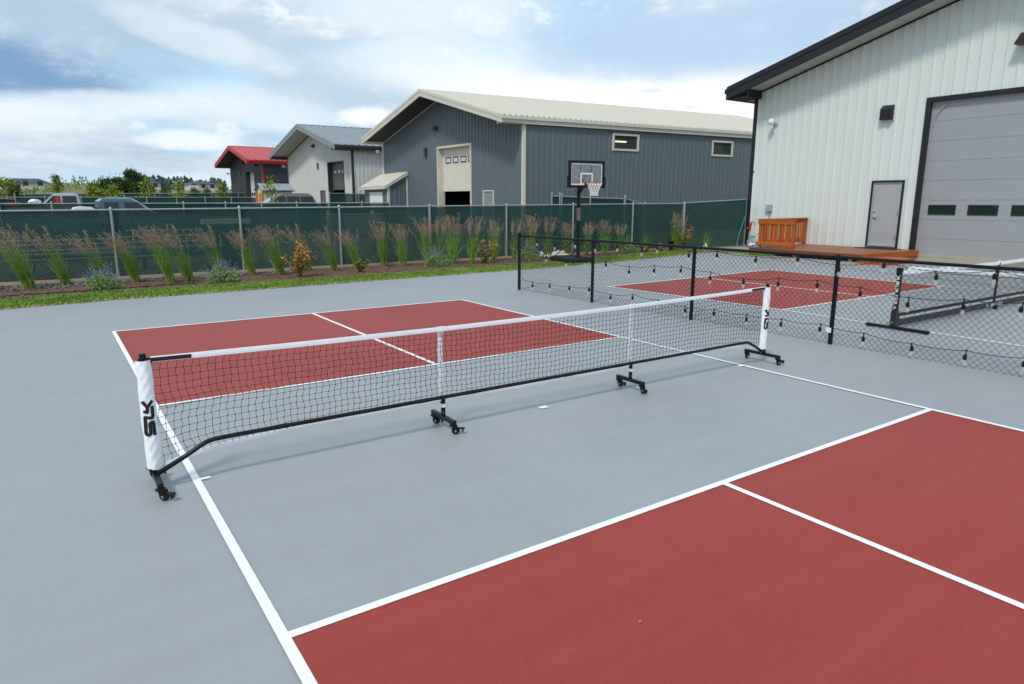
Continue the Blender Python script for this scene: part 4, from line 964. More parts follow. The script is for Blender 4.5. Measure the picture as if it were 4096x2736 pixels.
# rim and net
RC = bp_(0, -.25, .44); rr = .245
mb = MB(); ring = [RC+bu*rr*math.cos(t*math.pi/16)+bn*rr*math.sin(t*math.pi/16) for t in range(33)]; mb.tube(ring, .013, 6, False)
rim = mb.build('rim', M['redp'], hp)
mb = MB(); mb.hexa([bp_(-.09, -.33, .01), bp_(.09, -.34, .01), bp_(.09, -.34, .03), bp_(-.09, -.34, .03), bp_(-.09, -.22, .01), bp_(.09, -.22, .01), bp_(.09, -.22, .03), bp_(-.09, -.22, .03)])
mb.hexa([bp_(-.07, -.29, .03), bp_(.07, -.29, .03), bp_(.06, -.27, .2), bp_(-.06, -.27, .2), bp_(-.07, -.25, .03), bp_(.07, -.25, .03), bp_(.06, -.25, .2), bp_(-.06, -.25, .2)]); mb.build('rim_bracket', M['redp'], hp)
mb = MB(); n_ = 12
def npnt(k, j): 
    a = 2*math.pi*(k+.5*(j % 2))/n_; pr = [.235, .20, .165, .135, .12, .125][j]; z = [0, -.09, -.18, -.26, -.34, -.40][j]
    return RC+bu*pr*math.cos(a)+bn*pr*math.sin(a)+zz*z
for k in range(n_):
    for j in range(5):
        mb.tube([npnt(k, j), npnt(k, j+1)], .008, 4, False); mb.tube([npnt(k, j), npnt(k-1 if j % 2 == 0 else k+1, j+1)], .008, 4, False)
mb.build('hoop_net', M['netw'], hp)

# ------------------------------------------------------------------ fences
def chain(mb, P, d, s0, s1, zb, zt, dia, r, amp=.006, nrm=None):
    """woven chain-link wires as zigzags that hook into their neighbours"""
    P, d = V(P), V(d); nrm = V((-d.y, d.x, 0)); half = dia/2
    k0 = int(s0/half); k1 = int(s1/half)
    for k in range(k0, k1):
        pts = []
        ztop = zt(k*half) if callable(zt) else zt; zbb = zb(k*half) if callable(zb) else zb
        nst = int((ztop-zbb)/half)
        for j in range(nst+1):
            right = (j+k) % 2
            pts.append(P+d*(half*(k+right))+V((0, 0, zbb+half*j))+nrm*(amp if right else -amp))
        mb.tube(pts, r, 3, False)
def diag(mb, P, d, s0, s1, zb, zt, dia, r):
    """straight diagonals, for chain link too far off to show its hooks"""
    P, d = V(P), V(d); h = zt-zb; s = s0-h
    while s < s1:
        for sg in (1, -1):
            a, b = s, s+h*1.0
            za, zb2 = (zb, zt) if sg > 0 else (zt, zb)
            aa, bb, z0, z1 = a, b, za, zb2
            if aa < s0: t = (s0-aa)/(bb-aa); z0 = z0+(z1-z0)*t; aa = s0
            if bb > s1: t = (s1-aa)/(bb-aa); z1 = z0+(z1-z0)*t; bb = s1
            if bb-aa > .02: mb.tube([P+d*aa+V((0, 0, z0)), P+d*bb+V((0, 0, z1))], r, 3, False)
        s += dia
def galv_fence(name, label, pts, posts, r_post=.032, rail=.022, wires=True, dia=.072, wr=.0026, screen=True, group='green screened fences', caps=True, big=()):
    """galvanised fence: pts = [(x, y, ground z, top z)...] corner to corner, posts = [(x, y, z0, z1)...]"""
    root = thing(name, label, 'fence', (pts[0][0], pts[0][1], 0), group)
    for i, (x, y, z0, z1) in enumerate(posts):
        rp = r_post*(1.5 if i in big else 1)
        mb = MB(); mb.lathe((x, y, z0), [(rp, 0), (rp, z1-z0), (rp*1.25, z1-z0+.005), (rp*1.25, z1-z0+.03), (rp*.8, z1-z0+.06), (.004, z1-z0+.075)] if caps else [(rp, 0), (rp, z1-z0)], 10)
        mb.build('post', M['galv'], root, smooth=False)
    for (a, b) in zip(pts, pts[1:]):
        A = V((a[0], a[1], 0)); B = V((b[0], b[1], 0)); d = (B-A).normalized(); ln = (B-A).length; nn_ = V((-d.y, d.x, 0))
        mb = MB(); mb.rod(A+V((0, 0, a[3])), B+V((0, 0, b[3])), rail, 8); mb.build('top_rail', M['galv'], root)
        if screen:
            mb = MB(); off = nn_*.03; nseg = max(1, int(ln/.5)); 
            for k in range(nseg):
                t0, t1 = k/nseg, (k+1)/nseg
                w0, w1 = .016*math.sin(k*1.7)+.01*math.sin(k*.6), .016*math.sin((k+1)*1.7)+.01*math.sin((k+1)*.6)
                def q_(t, z, w_): return A+d*ln*t+off+nn_*w_+V((0, 0, z))
                mb.quad(q_(t0, a[2]+(b[2]-a[2])*t0+.05, w0), q_(t1, a[2]+(b[2]-a[2])*t1+.05, w1), q_(t1, a[3]+(b[3]-a[3])*t1-.03, w1), q_(t0, a[3]+(b[3]-a[3])*t0-.03, w0))
            mb.build('privacy_screen', M['screen'], root)
        if wires:
            mb = MB(); n_ = int(ln/1.5)+1
            for k in range(n_):
                s0, s1 = ln*k/n_, ln*(k+1)/n_; tm = (s0+s1)/2/ln
                diag(mb, A, d, s0, s1, a[2]+(b[2]-a[2])*tm+.06, a[3]+(b[3]-a[3])*tm+.015, dia, wr)
            mb.build('chain_link', M['wire'], root, kind='stuff')
    return root
FZ = lambda x: 1.713+.0078*x
FY = 14.6
pp = [-5.2, -2.25, .73, 3.74, 6.53, 9.5, 12.45, 15.4, 18.42, 21.36]
galv_fence('chain_link_fence', 'long galvanised chain link fence with dark green screen behind the planting bed', [(x, FY, 0, FZ(x)) for x in pp], [(x, FY-.045, 0, FZ(x)) for x in pp], big=(9,))
galv_fence('chain_link_fence', 'green screened fence section sloping up to the pale building corner', [(21.42, 14.6, 0, 1.90), (24.83, 14.12, 0, 2.055)], [], wires=True)
f2x = [-7, -4, -2.0, -.33, 2.0, 4.46, 6.19, 7.78, 9.39, 10.98, 12.67, 14.2]
galv_fence('chain_link_fence', 'second green screened fence just behind the teal pickup truck', [(x, 28, terr(x, 28), 1.835+.003*x) for x in (-7, 14.2)], [(x, 27.95, terr(x, 28), 1.85+.003*x) for x in f2x], wires=False, r_post=.03)
f3x = [-5, -2.6, -.4, 1.8, 4.0, 6.1, 8.2, 10.3, 12.3, 14.4]
galv_fence('chain_link_fence', 'green screened fence behind the silver pickup truck', [(x, 55, terr(x, 55), 2.22+.004*x) for x in (-5, 14.4)], [(x, 54.95, terr(x, 55), 2.25) for x in f3x], wires=False, r_post=.035)
f4x = [-8+3.0*k for k in range(10)]
galv_fence('chain_link_fence', 'farthest green screened fence in front of the open field', [(x, 82, terr(x, 82), 2.68+.014*x) for x in (-9, 19.6)], [(x, 81.95, terr(x, 82), 2.70+.014*x) for x in f4x], wires=False, r_post=.04, rail=.03)
galv_fence('chain_link_fence', 'short green screened fence joining the light grey building and the shed', [(17.42, 46, .4, 2.56), (21.2, 46, .4, 2.52)], [(17.42, 45.95, .4, 2.6), (19.52, 45.95, .4, 2.62), (19.72, 45.95, .4, 2.6), (20.6, 45.95, .4, 2.55)], wires=False)
galv_fence('chain_link_fence', 'green screened side fence ending in a thick round post behind the hoop', [(17.8, 19, 0, 2.19), (20.02, 19, 0, 2.13), (22.15, 19, 0, 2.09)], [(17.8, 18.95, 0, 2.27), (18.25, 18.95, 0, 2.28), (18.36, 18.95, 0, 2.22), (20.02, 18.95, 0, 2.12), (22.19, 18.95, 0, 2.18)], wires=False, rail=.024, big=(4,))
galv_fence('chain_link_fence', 'low sloping green screened fence run right of the thick round post', [(22.25, 19, 0, 2.10), (23.35, 19, 0, 1.86)], [(23.58, 19.0, 0, 1.88)], wires=False, rail=.024)
galv_fence('chain_link_fence', 'green screened fence corner left of the silver pickup truck', [(-6, 44, .4, 2.25), (-1.95, 47, .45, 2.05)], [(-1.95, 47, .45, 2.35)], wires=False)

# ---- black vinyl fence between the courts
bf = thing('chain_link_fence', 'low black vinyl chain link fence between the two courts', 'fence', (7.956, 7.369, 0), 'black court fence')
FP = V((7.956, 7.369, 0)); FD = V((.026, -1, 0)).normalized(); FN = V((-FD.y, FD.x, 0))
def fp(s, z, off=0.0): return FP+FD*s+FN*off+V((0, 0, z))
RZ = 1.20
ps = [0, 2.39, 4.82, 7.24, 9.66, 12.08]
for i, s in enumerate(ps):
    r = .034 if i == 0 else .030
    if i == 0: prof = [(r, -.02), (r, RZ+.02), (r*1.15, RZ+.025), (r*1.15, RZ+.045), (r*.8, RZ+.06), (.003, RZ+.07)]
    else: prof = [(r, -.02), (r, RZ-.05), (r*1.12, RZ-.045), (r*1.12, RZ+.0), (.027, RZ+.03), (.004, RZ+.045)]
    mb = MB(); mb.lathe(fp(s, 0), prof, 12); mb.build('post', M['blackv'], bf)
for a, b in zip(ps, ps[1:]):
    mb = MB(); mb.rod(fp(a, RZ), fp(b, RZ), .021, 10); mb.build('top_rail', M['blackv'], bf)
mb = MB(); chain(mb, fp(0, 0, -.034), FD, 0.02, 12.0, .012, RZ+.02, .079, .0030, .005); mb.build('chain_link', M['blackv'], bf, kind='stuff')
mb = MB()
k = .25
while k < 12:
    c = fp(k, RZ-.005); mb.tube([c+FN*.024*math.cos(t)+V((0, 0, .026*math.sin(t))) for t in [i*math.pi/4 for i in range(9)]], .0025, 4, False); k += .6
mb.build('tie_wire', M['blackv'], bf, kind='stuff')
mb = MB(); c = fp(7.24, .2, -.036)
mb.obox(c-FD*.02, FD*.035, V((0, 0, .035)), FN*.002); tag(mb.build('paper_tag', M['white'], None, tuple(c)), 'small white paper tag low on a black fence post', 'tag')

# ---- string lights hung on the black fence
def strand(label, knots, sock=.055, drop=.075):
    root = thing('string_lights', label, 'string lights', tuple(fp(knots[0][0], knots[0][1])), 'string lights on the black fence')
    pts = []; off = -.045
    for (s0, z0, *_), (s1, z1, *_2) in zip(knots, knots[1:]):
        for t in [i/6 for i in range(6)]:
            sag = -.02*math.sin(math.pi*t)*min(1, (s1-s0)/.5)
            pts.append(fp(s0+(s1-s0)*t, z0+(z1-z0)*t+sag, off+.006*math.sin(s0*9+t*6)))
    pts.append(fp(knots[-1][0], knots[-1][1], off))
    mb = MB(); mb.tube(pts, .0042, 5); mb.build('cord', M['cord'], root)
    for kn in knots:
        if len(kn) < 3: continue
        s, z, zb = kn
        ln = z-zb
        top = zb+.135; tw = rnd.uniform(-.012, .012)
        mb = MB(); c = fp(s, 0, off)
        mb.tube([fp(s, z+.012, off), fp(s, z-.02, off), fp(s+tw, top, off)], [.012, .006, .0045], 6)
        mb.lathe(fp(s+tw, top-.062, off), [(.017, 0), (.0215, .004), (.0215, .05), (.012, .062), (.007, .072)], 10)
        o = mb.build('socket', M['rubber'], root)
        mb = MB(); mb.lathe(fp(s+tw, zb, off), [(.002, 0), (.012, .003), (.021, .013), (.0255, .028), (.0245, .043), (.017, .060), (.013, .073)], 12)
        mb.build('bulb', M['bulb'], o, smooth=True)
        mb = MB(); mb.tube([fp(s+tw-.005, zb+.062, off), fp(s+tw-.009, zb+.03, off), fp(s+tw, zb+.022, off), fp(s+tw+.009, zb+.03, off), fp(s+tw+.005, zb+.062, off)], .0022, 4)
        mb.build('filament', M['fil'], o)
    return root
strand('lowest strand of string light bulbs near the foot of the black fence',
 [(.16, .27), (.55, .22, .045), (1.14, .25, .09), (1.76, .255, .105), (2.36, .29, .14), (2.95, .22, .06), (3.52, .285, .115), (4.13, .255, .105), (4.73, .21, .045), (5.32, .24, .07), (5.92, .235, .06), (6.51, .25, .07), (7.11, .265, .09), (7.71, .23, .05), (8.31, .195, .03), (8.92, .215, .03), (9.5, .235, .06), (10.1, .22, .05), (10.7, .25, .07), (11.3, .22, .04), (11.9, .25)])
strand('middle strand of string light bulbs looped across the black fence',
 [(0, .98), (.48, .92), (1.01, .84, .685), (1.64, .80, .64), (2.23, .865, .69), (2.79, .83, .66), (3.41, .78, .58), (4.01, .84, .65), (4.6, .875, .70), (5.2, .83, .63), (5.81, .78, .63), (6.41, .84, .65), (7.0, .865, .69), (7.6, .83, .64), (8.21, .765, .57), (8.82, .81, .62), (9.4, .84, .66), (10, .80, .62), (10.6, .85, .66), (11.2, .82, .62), (11.9, .86)])
strand('uppermost strand of string light bulbs hung under the black fence rail',
 [(.05, 1.18), (.7, 1.165, 1.0), (1.28, 1.13, .95), (1.91, 1.16, 1.02), (2.5, 1.14, .98), (3.09, 1.165, 1.02), (3.69, 1.15, .98), (4.05, 1.175, 1.05), (4.75, 1.14, .96), (5.3, 1.165, 1.0), (6.0, 1.13, .97), (6.67, 1.17, 1.03), (7.28, 1.10, .94), (7.87, 1.19, 1.03), (8.48, 1.11, .94), (9.1, 1.17, 1.0), (9.7, 1.12, .95), (10.3, 1.17, 1.0), (10.9, 1.12, .95), (11.9, 1.17)])
# ------------------------------------------------------------------ portable rolling net on the first court
rn = thing('portable_net', 'rolling portable net with white tape, white sleeves and black wheeled base', 'net', (3.1, 0, 0))
XL, XR, XM = -.222, 6.43, (1.995, 4.207)
def caster(x, y, turn, name='caster'):
    mb = MB(); mb.lathe((x, y, .072), [(.030, 0), (.034, .004), (.034, .012), (.022, .018), (.014, .026)], 12)
    f = V((math.cos(turn), math.sin(turn), 0)); s_ = V((-f.y, f.x, 0))
    c = V((x, y, 0))-f*.02+V((0, 0, .036))
    for g in (-1, 1):
        mb.add([c+s_*g*.017+f*.03+V((0, 0, .038)), c+s_*g*.017-f*.015+V((0, 0, .038)), c+s_*g*.017-f*.018+V((0, 0, -.008)), c+s_*g*.017+f*.012+V((0, 0, -.008)),
                c+s_*g*.021+f*.03+V((0, 0, .038)), c+s_*g*.021-f*.015+V((0, 0, .038)), c+s_*g*.021-f*.018+V((0, 0, -.008)), c+s_*g*.021+f*.012+V((0, 0, -.008))],
               ((0, 1, 2, 3), (7, 6, 5, 4), (0, 4, 5, 1), (1, 5, 6, 2), (2, 6, 7, 3), (3, 7, 4, 0)))
    mb.obox(c-f*.052+V((0, 0, .018)), f*.022, s_*.016, V((0, 0, .005))+f*.004)
    mb.obox(c-f*.06+V((0, 0, .004)), f*.006, s_*.016, V((0, 0, .016)))
    o = mb.build(name, M['blacks'], rn)
    mb = MB(); mb.lathe(c-s_*.012, [(.020, .001), (.032, .003), (.035, .006), (.035, .016), (.032, .020), (.020, .022)], 18, s_)
    mb.build('wheel', M['rubber'], o, smooth=False)
    mb = MB(); mb.lathe(c-s_*.0145, [(.014, 0), (.015, .002), (.015, .027), (.014, .029)], 12, s_); mb.build('hub', M['white'], o)
    mb = MB(); mb.lathe(c-s_*.0225, [(.007, 0), (.007, .045)], 8, s_); mb.build('axle_bolt', M['chrome'], o)
for x in (XL, XR): 
    mb = MB(); mb.box(x-.019, x+.019, -.245, .245, .090, .124); mb.build('crossbar', M['blacks'], rn, bevel=.003)
for x in XM:
    mb = MB(); mb.box(x-.019, x+.019, -.195, .195, .090, .124); mb.build('crossbar', M['blacks'], rn, bevel=.003)
for x, h, t in ((XL, .22, 2.4), (XR, .22, 2.9)):
    caster(x, -h, t); caster(x, h, t+.6)
caster(XM[0], -.17, 2.6); caster(XM[0], .17, 2.2); caster(XM[1], -.17, 1.3); caster(XM[1], .17, 1.7)
for x, zt in ((XL, .948), (XR, .968)):
    mb = MB(); mb.lathe((x, 0, .126), [(.021, 0), (.021, zt-.126-.004), (.017, zt-.126)], 14); mb.build('end_post', M['blacks'], rn)
    mb = MB(); mb.box(x-.035, x+.035, -.03, .03, .126, .136); mb.box(x-.03, x+.03, -.026, .026, .136, .16); o = mb.build('post_bracket', M['blacks'], rn)
    mb = MB(); s_ = 1 if x < 1 else -1
    mb.lathe((x+s_*.06, -.02, .128), [(.006, 0), (.006, .006)], 6, (0, -1, 0)); mb.build('bracket_bolt', M['chrome'], o)
for x in XM:
    mb = MB(); mb.lathe((x, 0, .126), [(.019, 0), (.019, .17)], 12); mb.build('leg_post', M['blacks'], rn)
    mb = MB(); mb.lathe((x, 0, .2), [(.024, 0), (.0245, .002), (.0245, .028), (.024, .03)], 14); mb.build('strap_cuff', M['canvas'], rn)
    mb = MB(); mb.lathe((x-.008, -.0185, .155), [(.004, 0), (.004, .003)], 6, (0, -1, 0)); mb.build('spring_button', M['chrome'], rn)
bar = [(XL+.005, -.035, .118), (-.02, -.035, .215), (.075, -.035, .268), (.11, -.035, .284), (.16, -.035, .293), (.30, -.035, .296)]
bar += [(x, -.035, .296) for x in (1.0, 2.0, 3.1, 4.2, 5.2)]+[(5.93, -.035, .297), (6.05, -.035, .295), (6.10, -.035, .287), (6.135, -.035, .270), (6.25, -.035, .215), (XR-.005, -.035, .118)]
mb = MB(); mb.tube(bar, .0165, 12); tb = mb.build('bottom_tube', M['blacks'], rn, smooth=True)
for x in (.62, 1.78, 2.25, 3.35, 4.02, 5.35):
    mb = MB(); mb.tube([(x-.05, -.035, .296), (x+.05, -.035, .296)], .0182, 12); mb.build('tube_joint', M['blacks'], tb)
# tape line and bottom band
def ztop(x):  # top of the white tape, sagging between the supports
    t = (x-XL)/(XR-XL); e = .922+.014*t
    return e-.034*math.sin(math.pi*max(0, min(1, t)))**.8
def zbot(x):  # lower edge of the bottom band
    pts = [(-.18, .138), (-.08, .162), (.0, .186), (.16, .203), (.45, .222), (.9, .240), (1.5, .250), (2.0, .256), (2.5, .246), (3.1, .236), (3.7, .238), (4.2, .250), (4.6, .270), (5.1, .274), (5.5, .264), (5.9, .236), (6.2, .196), (6.38, .165)]
    return interp(pts, x)
def ribbon(x0, x1, za, zb, y, m_, name, par, n=90, th=.004, wob=.004):
    mb = MB(); r7 = random.Random(int(x0*100)+n)
    P = []
    for k in range(n+1):
        x = x0+(x1-x0)*k/n; w_ = wob*math.sin(x*5.3)+r7.uniform(-.4, .4)*wob*.5
        P.append((x, y+w_, za(x), zb(x)))
    for (x, yy, a, b), (x2, y2, a2, b2) in zip(P, P[1:]):
        m_a = (a+b)/2; m_b = (a2+b2)/2
        mb.quad((x, yy-th, a), (x2, y2-th, a2), (x2, y2-th-.0015, m_b), (x, yy-th-.0015, m_a)); mb.quad((x, yy-th-.0015, m_a), (x2, y2-th-.0015, m_b), (x2, y2-th, b2), (x, yy-th, b))
        mb.quad((x, yy+th, b), (x2, y2+th, b2), (x2, y2+th, a2), (x, yy+th, a))
        mb.quad((x, yy-th, b), (x2, y2-th, b2), (x2, y2+th, b2), (x, yy+th, b)); mb.quad((x, yy-th, a), (x, yy+th, a), (x2, y2+th, a2), (x2, y2-th, a2))
    return mb.build(name, m_, par, smooth=False)
tape = ribbon(-.178, 6.40, lambda x: ztop(x)-.036, ztop, 0, M['tape'], 'top_tape', rn, 120, .006, .002)
ribbon(-.17, 6.42, zbot, lambda x: zbot(x)+.034, .006, M['tape'], 'bottom_tape', rn, 110, .003, .004)
for x0, x1 in ((XL-.028, .068), (6.135, XR+.032)):
    mb = MB(); n_ = 8
    for k in range(n_):
        a, b = x0+(x1-x0)*k/n_, x0+(x1-x0)*(k+1)/n_
        lo = .024 if x0 < 1 and b > XL+.06 or x0 > 1 and a < XR-.08 else .03
        mb.hexa([(a, -.011, ztop(a)-lo-.008), (b, -.011, ztop(b)-lo-.008), (b, .011, ztop(b)-lo-.008), (a, .011, ztop(a)-lo-.008), (a, -.011, ztop(a)-.006), (b, -.011, ztop(b)-.006), (b, .011, ztop(b)-.006), (a, .011, ztop(a)-.006)])
    mb.build('tape_end', M['ink'], rn)
for x in XM:
    mb = MB(); t = 0
    z = .27; r8 = random.Random(int(x*10))
    zz_ = [.2+.01]+[.27+(ztop(x)-.02-.27)*k/10 for k in range(11)]
    P = [(x-.012+r8.uniform(-.002, .002), .012+r8.uniform(-.003, .003), z, .023+r8.uniform(-.002, .002)) for z in zz_]
    for (xa, ya, za, wa), (xb, yb, zb, wb_) in zip(P, P[1:]):
        mb.hexa([(xa-wa, ya-.001, za), (xa+wa, ya-.001, za), (xa+wa, ya+.001, za), (xa-wa, ya+.001, za), (xb-wb_, yb-.001, zb), (xb+wb_, yb-.001, zb), (xb+wb_, yb+.001, zb), (xb-wb_, yb+.001, zb)])
    mb.build('centre_strap', M['canvas'], rn)
    mb = MB(); mb.box(x-.04, x+.018, -.0085, .0085, ztop(x)-.037, ztop(x)+.003); mb.build('strap_loop', M['canvas'], rn)
# knotted netting
mb = MB(); r9 = random.Random(21); sp = .049
nxs = int((6.375+.17)/sp)
def gp(i, j):
    x = -.172+sp*i; zt = ztop(x)-.034; zb = zbot(x)+.03; nrow = 13
    z = zb+(zt-zb)*j/nrow; rj = random.Random(i*131+j*7)
    edge = math.exp(-((x+.17)/.35)**2); sagx = -.03*edge*math.sin(math.pi*j/nrow)*0
    return V((x+.006*math.sin(j*1.9+i*.11)+rj.uniform(-.003, .003)+.012*math.exp(-((x+.17)/.9)**2)*math.cos(j*.9), .003*math.sin(i*.7+j)+rj.uniform(-.002, .002), z+rj.uniform(-.002, .002)-.006*abs(math.sin(i*.35))*(0 < j < 13)))
G = [[gp(i, j) for j in range(14)] for i in range(nxs+1)]
for i in range(nxs+1):
    pts = []
    for j in range(14):
        pts.append(G[i][j])
        if j < 13: a = (G[i][j]+G[i][j+1])/2; pts.append(a+V((.006*(1 if (i+j) % 2 else -1)*r9.uniform(.2, 1), 0, 0)))
    mb.tube(pts, .0018, 3, False)
for j in range(1, 13): mb.tube([G[i][j] for i in range(nxs+1)], .0016, 3, False)
for i in range(nxs+1):
    for j in range(1, 13): c = G[i][j]; mb.obox(c, (.0032, 0, 0), (0, .0026, 0), (0, 0, .0032))
mb.build('netting', M['netblk'], rn, kind='stuff')
# sleeves over the end posts, with the maker's lettering printed on them
def sleeve(x0, x1, z0, z1, flip):
    mb = MB(); ny = 48; nxx = 8; rs = random.Random(31 if flip else 17)
    def sp_(i, j, back):
        u, v = i/nxx, j/ny
        taper = .0018*math.sin(v*9)+.0015*math.sin(v*23+1)
        x = x0+(x1-x0)*u+taper*(1 if i in (0, nxx) else .5)+(.010*(1-v) if (i == nxx and not flip) else 0)
        z = z0+(z1-z0)*v+(.018*(u-.5)*(1-v)*(-1 if not flip else 1))
        wr = .004*math.sin(v*31+u*6)+.0035*math.sin(v*57-u*12+2)+.004*math.sin(v*13+u*9)+.002*math.sin(v*90+u*15)
        bulge = .026*math.sin(math.pi*min(1, max(0, u)))**.8
        y = (-.009-bulge+wr*.8*(.4+.6*math.sin(math.pi*u))) if not back else (.009+bulge*.9+wr*.5)
        return V((x, y, z))
    for back in (0, 1):
        b = len(mb.v)
        mb.v += [tuple(sp_(i, j, back)) for j in range(ny+1) for i in range(nxx+1)]
        for j in range(ny):
            for i in range(nxx):
                a = b+j*(nxx+1)+i; q = (a, a+1, a+nxx+2, a+nxx+1); mb.f.append(q if not back else q[::-1])
    n1_ = (ny+1)*(nxx+1)
    for j in range(ny):
        for i in (0, nxx):
            a = j*(nxx+1)+i; q = (a, a+nxx+1, a+nxx+1+n1_, a+n1_); mb.f.append(q if i == 0 else q[::-1])
    s_ = mb.build('end_sleeve', M['canvas'], rn, smooth=True)
    # lettering: strokes in sleeve-relative units (u across 0..1, v up 0..1), reading upwards
    def P(px, py):
        xl = 92+.1231*(py-155); return ((px-xl)/153.0, 1-(py-155)/1080.0)
    St = [[(193, 697), (196, 740), (204, 850), (211, 868), (226, 874), (244, 873), (252, 862), (250, 840), (243, 770), (247, 754), (262, 751), (274, 756), (281, 772), (284, 800), (294, 880)],
          [(181, 696), (282, 712)], [(274, 708), (262, 597)], [(173, 640), (224, 651)], [(213, 655), (212, 598)], [(214, 604), (160, 542)], [(210, 604), (262, 542)]]
    mb = MB()
    for st in St:
        for (a, b) in zip(st, st[1:]):
            ua, va = P(*a); ub, vb = P(*b)
            n_ = max(1, int(V((ub-ua, vb-va)).length/.03)) if True else 1
            A0_ = V((x0+(x1-x0)*ua, 0, z0+(z1-z0)*va)); B0_ = V((x0+(x1-x0)*ub, 0, z0+(z1-z0)*vb)); d = B0_-A0_
            if d.length < 1e-6: continue
            d.normalize(); sd_ = V((-d.z, 0, d.x))*.0104
            if len(st) > 2: A0_ = A0_-d*.004; B0_ = B0_+d*.004
            def srf(p):   # just proud of the cloth
                u = min(1, max(0, (p.x-x0)/(x1-x0))); v = min(1, max(0, (p.z-z0)/(z1-z0)))
                return V((p.x, sp_(u*nxx, v*ny, 0).y-.0045, p.z))
            for q in range(n_):
                P0_ = A0_+(B0_-A0_)*q/n_; P1_ = A0_+(B0_-A0_)*(q+1)/n_
                for s0, s1 in ((-1, 0), (0, 1)):
                    mb.quad(srf(P0_+sd_*s0), srf(P1_+sd_*s0), srf(P1_+sd_*s1), srf(P0_+sd_*s1))
    mb.build('lettering', M['ink'], s_)
sleeve(-.268, -.178, .150, .902, False)
sleeve(6.376, 6.482, .172, .926, True)

# ------------------------------------------------------------------ heavy net on the second court
n2_ = thing('court_net', 'heavy black framed court net with white tape beyond the black fence', 'net', (10.0, .2, 0))
NY = .204; NX0, NX1 = 10.0, 16.35
for x in (NX0, NX1):
    mb = MB(); mb.box(x-.045, x+.045, NY-.04, NY+.04, .05, .295); mb.build('post_base', M['bronze'], n2_, bevel=.006)
    mb = MB(); mb.box(x-.033, x+.033, NY-.033, NY+.033, .296, .90); pst = mb.build('end_post', M['blacks'], n2_, bevel=.004)
    mb = MB(); mb.box(x-.037, x+.037, NY-.037, NY+.037, .90, .952); mb.build('post_cap', M['rubber'], pst, bevel=.006)
    mb = MB(); mb.box(x-.03, x+.03, NY-.50, NY+.40, .012, .05); ft = mb.build('foot_bar', M['blacks'], n2_, bevel=.004)
    for yy in (NY-.47, NY+.37):
        mb = MB(); mb.box(x-.033, x+.033, yy-.045, yy+.045, 0, .052); mb.build('rubber_foot', M['rubber'], ft, bevel=.006)
    mb = MB(); mb.lathe((x-.046, NY+.005, .11), [(.018, 0), (.018, .012), (.01, .02)], 6, (-1, 0, 0)); mb.build('bolt', M['brass'], n2_)
mb = MB(); mb.box(NX0+.05, NX1-.05, NY-.02, NY+.02, .050, .145); lbm = mb.build('lower_beam', M['bronze'], n2_)
mb = MB(); mb.box(NX0+.05, NX1-.05, NY-.012, NY+.012, .196, .246); mb.build('upper_beam', M['blacks'], n2_)
mb = MB(); mb.box(NX0+.046, NX0+.10, NY-.03, NY+.03, .03, .24); mb.build('beam_bracket', M['bronze'], n2_)
for x in (10.35, 10.62, 10.9, 11.2, 11.5, 11.53, 11.9, 12.2, 12.5, 12.53, 12.9, 14.4, 14.9, 15.4):
    for z in (.078, .112):
        mb = MB(); mb.lathe((x, NY-.0205, z), [(.004, 0), (.003, .003)], 6, (0, -1, 0)); mb.build('rivet', M['steelg'], lbm)
def zt2(x): t = (x-NX0)/(NX1-NX0); return .905-.028*math.sin(math.pi*t)
def rib2(x0, x1, za, zb, y, m_, name, th): 
    mb = MB(); n_ = 40
    for k in range(n_):
        a, b = x0+(x1-x0)*k/n_, x0+(x1-x0)*(k+1)/n_
        mb.hexa([(a, y-th, za(a)), (b, y-th, za(b)), (b, y+th, za(b)), (a, y+th, za(a)), (a, y-th, zb(a)), (b, y-th, zb(b)), (b, y+th, zb(b)), (a, y+th, zb(a))])
    return mb.build(name, m_, n2_)
rib2(NX0+.075, NX1-.05, lambda x: zt2(x)-.055, zt2, NY, M['tape'], 'top_tape', .006)
for x in (NX0+.065, NX1-.065):
    mb = MB(); mb.tube([(x, NY, .20), (x, NY, .90)], .014, 8); mb.build('net_rod', M['blacks'], n2_)
mb = MB(); mb.box(13.57, 13.62, NY-.012, NY+.012, .145, .86); mb.build('centre_post', M['blacks'], n2_)
mb = MB(); mb.box(13.55, 13.64, NY-.012, NY+.012, zt2(13.6)-.06, zt2(13.6)+.012); mb.build('tape_loop', M['canvas'], n2_)
mb = MB(); mb.lathe((13.6, NY-.02, .048), [(.02, 0), (.048, .004), (.048, .036), (.02, .04)], 16, (0, -1, 0)); o = mb.build('centre_wheel', M['rubber'], n2_)
mb = MB(); mb.box(13.57, 13.63, NY-.012, NY+.012, .02, .06); mb.build('wheel_fork', M['blacks'], o)
mb = MB(); sp = .046
for k in range(int((NX1-NX0-.16)/sp)):
    x = NX0+.085+sp*k; pts = [(x+.005*math.sin(j*2.1+k), NY+.004*math.sin(k+j), .24+(zt2(x)-.05-.24)*j/13) for j in range(14)]; mb.tube(pts, .0019, 3, False)
for j in range(1, 13):
    mb.tube([(NX0+.085+sp*k, NY+.003, .24+(zt2(NX0+.085+sp*k)-.05-.24)*j/13+.003*math.sin(k*1.3+j)) for k in range(int((NX1-NX0-.16)/sp))], .0017, 3, False)
mb.build('netting', M['netblk'], n2_, kind='stuff')
